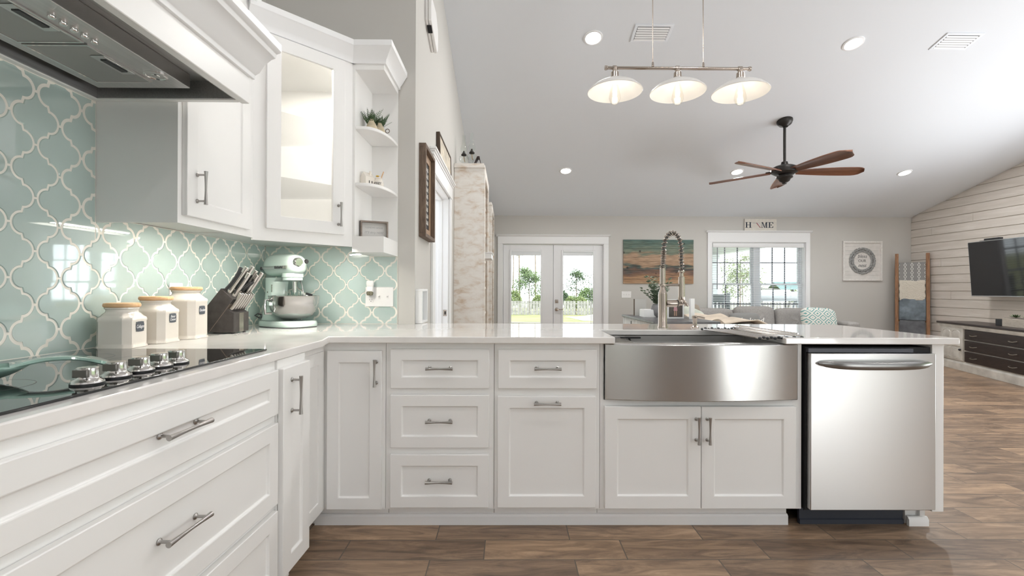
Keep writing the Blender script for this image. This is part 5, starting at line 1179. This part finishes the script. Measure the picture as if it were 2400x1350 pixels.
for x in (-.344, -.001, .342):
    s = MB().lathe([(.0, -.052), (.022, -.052), (.03, -.060), (.036, -.066), (.085, -.083), (.12, -.102), (.146, -.128), (.148, -.131), (.146, -.133), (.118, -.107), (.083, -.088), (.034, -.071), (.0, -.07)], 48, Matrix.Translation((x, 0, 0)), cap=False).out('shade', SHADE, t)
    MB().lathe([(.015, -.008), (.015, .0), (.012, -.02), (.02, -.024), (.022, -.055), (.016, -.057)], 24, Matrix.Translation((x, 0, 0))).out('socket', NICKEL, s)
    MB().lathe([(.013, 0), (.013, .02)], 16, Matrix.Translation((x-.012, 0, 0)) @ Mb).out('clamp', NICKEL, s)
    bl_ = MB().lathe([(.013, -.072), (.014, -.085), (.022, -.115), (.030, -.15), (.031, -.168), (.024, -.188), (.008, -.199), (0, -.2)], 28, Matrix.Translation((x, 0, 0)), cap=False).out('bulb', BULB, s)
    f = MB()
    for k in range(4):
        a = PI/2*k; f.tube([(x+.004*math.cos(a), .004*math.sin(a), -.09), (x+.011*math.cos(a), .011*math.sin(a), -.13), (x+.005*math.cos(a), .005*math.sin(a), -.175)], .0022, 6)
    f.out('filament', FIL2, bl_)
    lamp('pendant_lamp', 'POINT', (x, 0, -.16), .35, size=.025, color=(1, .95, .86), parent=t)

# ceiling fan
FX, FY, FZ_ = 3.487, 5.785, 2.645
t = thing('ceiling_fan', 'bronze ceiling fan with five dark wooden blades', 'ceiling fan', (FX, FY, FZ_))
ctop = ceil_z(FY)-FZ_
Mc = Matrix.Translation((0, 0, ctop)) @ Matrix.Rotation(CA*.9, 4, 'X'); MB().lathe([(.0, -.085), (.03, -.085), (.04, -.07), (.075, -.05), (.09, -.02), (.092, .0)], 32, Mc).out('canopy', BRONZE, t)
MB().lathe([(.016, .06), (.016, ctop-.06)], 20).out('downrod', BRONZE, t)
MB().lathe([(.02, .12), (.035, .115), (.045, .075), (.10, .065), (.15, .04), (.158, .01), (.15, -.02), (.11, -.045), (.06, -.05), (.06, -.06), (.095, -.07), (.095, -.085), (.07, -.10), (.055, -.13), (.03, -.145), (.022, -.165), (0, -.168)], 40).out('motor', BRONZE, t)
BLW = wood('fan_blade_wood', (.085, .03, .016), (.21, .085, .042), 2, (1.5, 14, 14), .4, coat=.2)
for k in range(5):
    a = math.radians(-7+72*k); b = MB(); n = 22; T, B_ = [], []
    for i in range(n+1):
        u = i/n; x = .15+.78*u; hw = (.055+.045*math.sin(PI*min(1, u*1.05)*.62))*(1 if u < .86 else math.sqrt(max(.0, 1-((u-.86)/.14)**2)*.98+.0004))
        row = []
        for j in range(9):
            v = -1+j/4; row.append((x, v*hw, .020*(1-v*v)-.012*u))
        T.append(row)
    R = [[(p[0], p[1], p[2]+.004) for p in r]+[(p[0], p[1], p[2]-.004) for p in r[::-1]] for r in T]
    b.loft(R); o = b.out('blade', BLW, t, (0, 0, -.015)); o.rotation_euler = Matrix.Rotation(a, 3, 'Z').__matmul__(Matrix.Rotation(math.radians(-15), 3, 'X')).to_euler()
    q = MB(); q.box(.10, .21, -.032, .032, .022, .032); q.out('blade_iron', BRONZE, o, bevel=.004)
# ------------------------------------------------------------------ outdoors
GZ = -.15
def ground_z(y): return GZ-(max(0, y-10))*.032
GRASS = mat('lawn', (.17, .175, .045), .9, noise=(.7, .25, (.27, .26, .10)))
b = MB(); b.grid(lambda u, v: (-60+150*u, 8.75+111*v, ground_z(8.75+111*v)), 4, 12); o = b.out('lawn', GRASS); o['label'] = 'sunlit lawn outside the glazed doors'; o['category'] = 'lawn'; o['kind'] = 'stuff'
struct(MB().box(-6, 12, YF+.16, 12.3, GZ-.05, GZ+.11).out('patio_slab', mat('concrete', (.55, .54, .51), .8, noise=(3, .1))))
b = MB(); b.grid(lambda u, v: (4.3+12*u, 26+9*v, ground_z(26+9*v)+1.15*math.sin(PI*u)**1.2*math.sin(PI*v)**1.2*(.8+.2*math.sin(9*u+4*v))+.01), 30, 20); tag(b.out('dirt_mound', mat('pale_sand', (.34, .30, .24), .9, noise=(1.2, .15))), 'pale mound of sandy soil on the lawn beyond the right french door', 'mound')
b = MB(); b.grid(lambda u, v: (-30+60*u, 22.6+.35*v+.3*math.sin(5*u), ground_z(22.6)+.025), 20, 1); tag(b.out('gravel_strip', mat('pale_sand', (0, 0, 0)), solid=.03), 'thin pale bare strip across the lawn', 'path')
# picket fence along the back of the garden
FN = mat('weathered_fence', (.26, .245, .225), .85, noise=(4, .25))
t = thing('picket_fence', 'long weathered grey picket fence across the back of the lawn', 'fence', (0, 40, ground_z(40)))
for k in range(6):
    x0 = -12+9*k; b = MB()
    for i in range(33): x = x0+i*.27; b.box(x, x+.225, -.02, 0, .02, 1.22)
    b.out('picket_panel', FN, t)
b = MB(); b.box(-12, 42, 0, .05, .25, .34); b.box(-12, 42, 0, .05, .95, 1.04); b.out('rail', FN, t)
BARK = mat('bark', (.20, .155, .12), .9, noise=(6, .3)); 
LV = [mat('leaf_mid', (.07, .12, .035), .8, noise=(.8, .4, (.13, .18, .06))), mat('leaf_dark', (.04, .075, .03), .8, noise=(.8, .4, (.08, .115, .045))), mat('leaf_light', (.14, .19, .055), .8, noise=(.8, .3, (.22, .25, .10)))]
def tree(label, x, y, h, w_, kind='bush', m=0, seed=1, n=900):
    rd = random.Random(seed); z = ground_z(y); t = thing({'bush': 'shrub', 'pine': 'pine_tree', 'tree': 'tree'}[kind], label, 'tree' if kind != 'bush' else 'shrub', (x, y, z), 0, {'bush': 'shrubs beyond the fence', 'pine': 'thin pines beyond the fence', 'tree': 'trees beyond the fence'}[kind])
    b = MB(); b.tube([(0, 0, 0), (.03*h*rd.uniform(-1, 1)*.3, 0, h*.5), (0, 0, h*.93)], lambda u: .012*h**.8*(1-.75*u)+.02, 7)
    tips = []
    if kind != 'bush':
        for k in range(16):
            u = rd.uniform(.35 if kind == 'tree' else .5, .97); a = rd.uniform(0, 2*PI); L_ = w_*.5*(1.1-u)*rd.uniform(.7, 1.4)+.25; p0 = Vector((0, 0, h*u*.95)); p1 = p0+Vector((math.cos(a)*L_, math.sin(a)*L_, L_*.45)); b.tube([p0, p1], lambda q: .03*(1-.7*q), 5); tips.append((p1, L_))
    b.out('trunk', BARK, t)
    b = MB()
    for k in range(int(n*2.6)):
        if kind == 'pine' or kind == 'tree':
            c, L_ = tips[rd.randrange(len(tips))]; s = (.34 if kind == 'pine' else .55)*max(.5, L_); p = c+Vector((rd.gauss(0, s), rd.gauss(0, s), rd.gauss(0, s*.6)))
        else:
            a, e, r = rd.uniform(0, 2*PI), rd.uniform(-.25, 1), rd.uniform(.55, 1)**.5; p = Vector((math.cos(a)*w_/2*r*math.sqrt(max(0, 1-e*e*.8)), math.sin(a)*w_/2*r*math.sqrt(max(0, 1-e*e*.8)), h*(.42+.5*e*r)))
        d = Vector((rd.gauss(0, 1), rd.gauss(0, 1), rd.gauss(0, 1))).normalized(); q = d.orthogonal().normalized(); s = rd.uniform(.05, .12)*(.62 if kind == 'pine' else 1 if kind != 'bush' else 1.15)*(y/45)**.5
        b.f([b.v(p-d*s), b.v(p+q*s*.5), b.v(p+d*s), b.v(p-q*s*.5)])
    b.out('crown', LV[m], t, smooth=0, fix=False); return t
TR = [('tall bare-stemmed pine seen through the left french door', 1.44, 57.5, 14.4, 4.4, 'pine', 1, 1, 500), ('slim pine at the left edge of the left french door', .6, 62, 12.0, 3.0, 'pine', 0, 2, 450),
      ('full leafy tree beside the tall pine, through the left french door', 2.2, 48, 4.6, 2.8, 'tree', 0, 3, 1300), ('pine with an airy crown at the right of the left french door', 4.0, 67, 16.2, 5.6, 'pine', 0, 4, 600),
      ('small airy tree seen through the right french door', 7.7, 52, 4.8, 3.2, 'tree', 1, 5, 700), ('low rounded shrub at the left of the right french door', 4.85, 46, 2.7, 2.6, 'bush', 1, 6, 900), ('wide bright shrub at the right of the right french door', 8.1, 44, 2.8, 3.0, 'bush', 0, 7, 1100),
      ('yellow-green shrub low behind the fence, through the left french door', .2, 42.3, 2.5, 2.2, 'bush', 2, 8, 800), ('yellow-green shrub behind the fence below the airy pine', 3.2, 42.3, 2.0, 2.2, 'bush', 2, 9, 800), ('yellow-green shrub in the middle of the right french door', 6.2, 42.2, 1.9, 2.2, 'bush', 2, 10, 700),
      ('bright green tree behind the porch column in the window', 16.2, 32, 4.4, 2.4, 'tree', 2, 11, 900), ('slender tree seen through the right half of the window', 26.0, 40, 7.4, 2.2, 'pine', 0, 12, 300), ('airy tree at the right edge of the window', 31.0, 42, 6.4, 3.0, 'tree', 0, 13, 260), ('green shrub in the middle of the window', 21.5, 42, 4.6, 3.6, 'bush', 2, 14, 800), ('green shrub behind the fence at the right of the window', 28.5, 43, 3.4, 4.2, 'bush', 2, 15, 800)]
for a in TR: tree(*a)
# porch: roof, beam and column, chair
PW = mat('porch_white', (.78, .79, .78), .6)
t = thing('porch_roof', 'white porch ceiling and eave seen at the top of the window', 'porch roof', (0, 0, 0))
b = MB(); b.prism([(YF+.16, 2.52), (12.4, 2.34), (12.4, 2.5), (YF+.16, 2.75)], -1.0, 5.9, 'x'); b.out('soffit', PW, t) ; MB().box(-1.0, 5.65, 12.3, 12.42, 2.06, 2.5).out('beam', PW, t); MB().box(5.42, 5.62, YF+.16, 12.42, 2.06, 2.45).out('side_beam', PW, t)
t = thing('porch_column', 'white square porch column at the left of the window', 'column', (5.35, 12.1, GZ+.11)); b = MB(); b.box(-.13, .13, -.13, .13, 0, 2.1); b.box(-.16, .16, -.16, .16, 0, .12); b.box(-.16, .16, -.16, .16, 1.98, 2.1); b.out('column', PW, t, bevel=.006)
PT = mat('patio_chair_grey', (.19, .20, .20), .6)
t = thing('patio_chair', 'grey high-backed patio chair outside the left half of the window', 'chair', (4.55, 10.3, GZ+.11), .3)
for x in (-.26, .26):
    for y in (-.25, .25): MB().box(x-.025, x+.025, y-.025, y+.025, 0, 1.12 if y < 0 else .62).out('leg', PT, t)
    MB().box(x-.04, x+.04, -.27, .30, .62, .65).out('arm', PT, t)
MB().box(-.28, .28, -.27, .28, .40, .44).out('seat', PT, t); b = MB(); b.box(-.26, .26, -.27, -.235, .90, 1.08)
for k in range(5): b.box(-.22+k*.1, -.17+k*.1, -.26, -.24, .44, .95)
b.out('backrest', PT, t)
t = thing('playhouse', 'green-roofed wooden playhouse tower with a slide outside the window', 'playhouse', (24.0, 34.0, ground_z(34)), .25)
TEAL = mat('teal_roof', (.10, .155, .14), .6); TIM = mat('grey_timber', (.19, .18, .17), .8, noise=(3, .2))
for x in (-.9, .9):
    for y in (-.9, .9): MB().box(x-.07, x+.07, y-.07, y+.07, 0, 2.5).out('post', TIM, t)
b = MB(); b.box(-.95, .95, -.95, .95, 1.15, 1.25)
for k in range(9): b.box(-.95+k*.21, -.8+k*.21, -.98, -.95, 1.25, 1.85)
b.out('deck', TIM, t); b = MB(); b.prism([(-1.2, 2.35), (0, 3.25), (1.2, 2.35), (1.1, 2.35), (0, 3.15), (-1.1, 2.35)], -1.2, 1.2, 'y'); b.out('roof', TEAL, t)
b = MB(); b.prism([(-1.1, 2.35), (0, 3.15), (1.1, 2.35)], -1.05, -1.0, 'y'); b.out('gable', mat('beige_gable', (.55, .50, .43), .7), t)
b = MB(); b.grid(lambda u, v: (-1.0-2.2*u, -.3+.6*v, 1.25*(1-u)**1.3+.12+.25*(2*v-1)**2), 14, 8); b.out('slide', TEAL, t, solid=.03)
t = thing('swing_frame', 'timber swing frame with a teal canopy beside the playhouse', 'swing', (19.3, 33.0, ground_z(33)))
b = MB()
for x in (-1.2, 1.2):
    for s in (-1, 1): b.tube([(x, s*.8, 0), (x, 0, 2.1)], .06, 8)
b.tube([(-1.3, 0, 2.1), (1.3, 0, 2.1)], .06, 8); b.out('frame', TIM, t); b = MB(); b.prism([(-.9, 2.05), (0, 2.6), (.9, 2.05), (0, 2.5)], -.2, 1.5, 'x'); b.out('canopy', TEAL, t)
t = thing('patio_swing', 'long grey covered patio swing outside the right half of the window', 'patio swing', (6.6, 11.3, GZ+.11)); b = MB(); b.tube([(-.55, 0, 1.02), (.55, 0, 1.02)], .12, 14); b.out('canopy', mat('grey_canopy', (.36, .37, .38), .8), t)
for x in (-.5, .5):
    b = MB(); b.tube([(x, -.4, 0), (x, 0, 1.0)], .025, 8); b.tube([(x, .4, 0), (x, 0, 1.0)], .025, 8); b.out('leg', PT, t)
MB().box(-.46, .46, -.25, .25, .42, .5).out('seat', mat('grey_canopy', (0, 0, 0)), t)
# added green screens out of view, blocking low sky from reflections and cabinet fronts
b = MB(); b.grid(lambda u, v: (-2+14*u, -8.2+.25*math.sin(31*u)*math.sin(9*v)-.2*v, GZ+3.3*v), 60, 10); h = b.out('sky_screen', LV[0], solid=.5); tag(h, 'added green screen blocking the sky outside the patio door', 'sky_screen')
b = MB(); b.grid(lambda u, v: (13.4+.25*math.sin(29*u)*math.sin(9*v)+.2*v, -7+17*u, GZ+4.2*v), 60, 10); h = b.out('sky_screen', LV[0], solid=.5); tag(h, 'added green screen blocking the low sky outside the right wall opening', 'sky_screen')
MB().box(-4, 14, -9, YR-.16, GZ-.1, GZ).out('terrace', mat('concrete', (0, 0, 0)))['kind'] = 'structure'
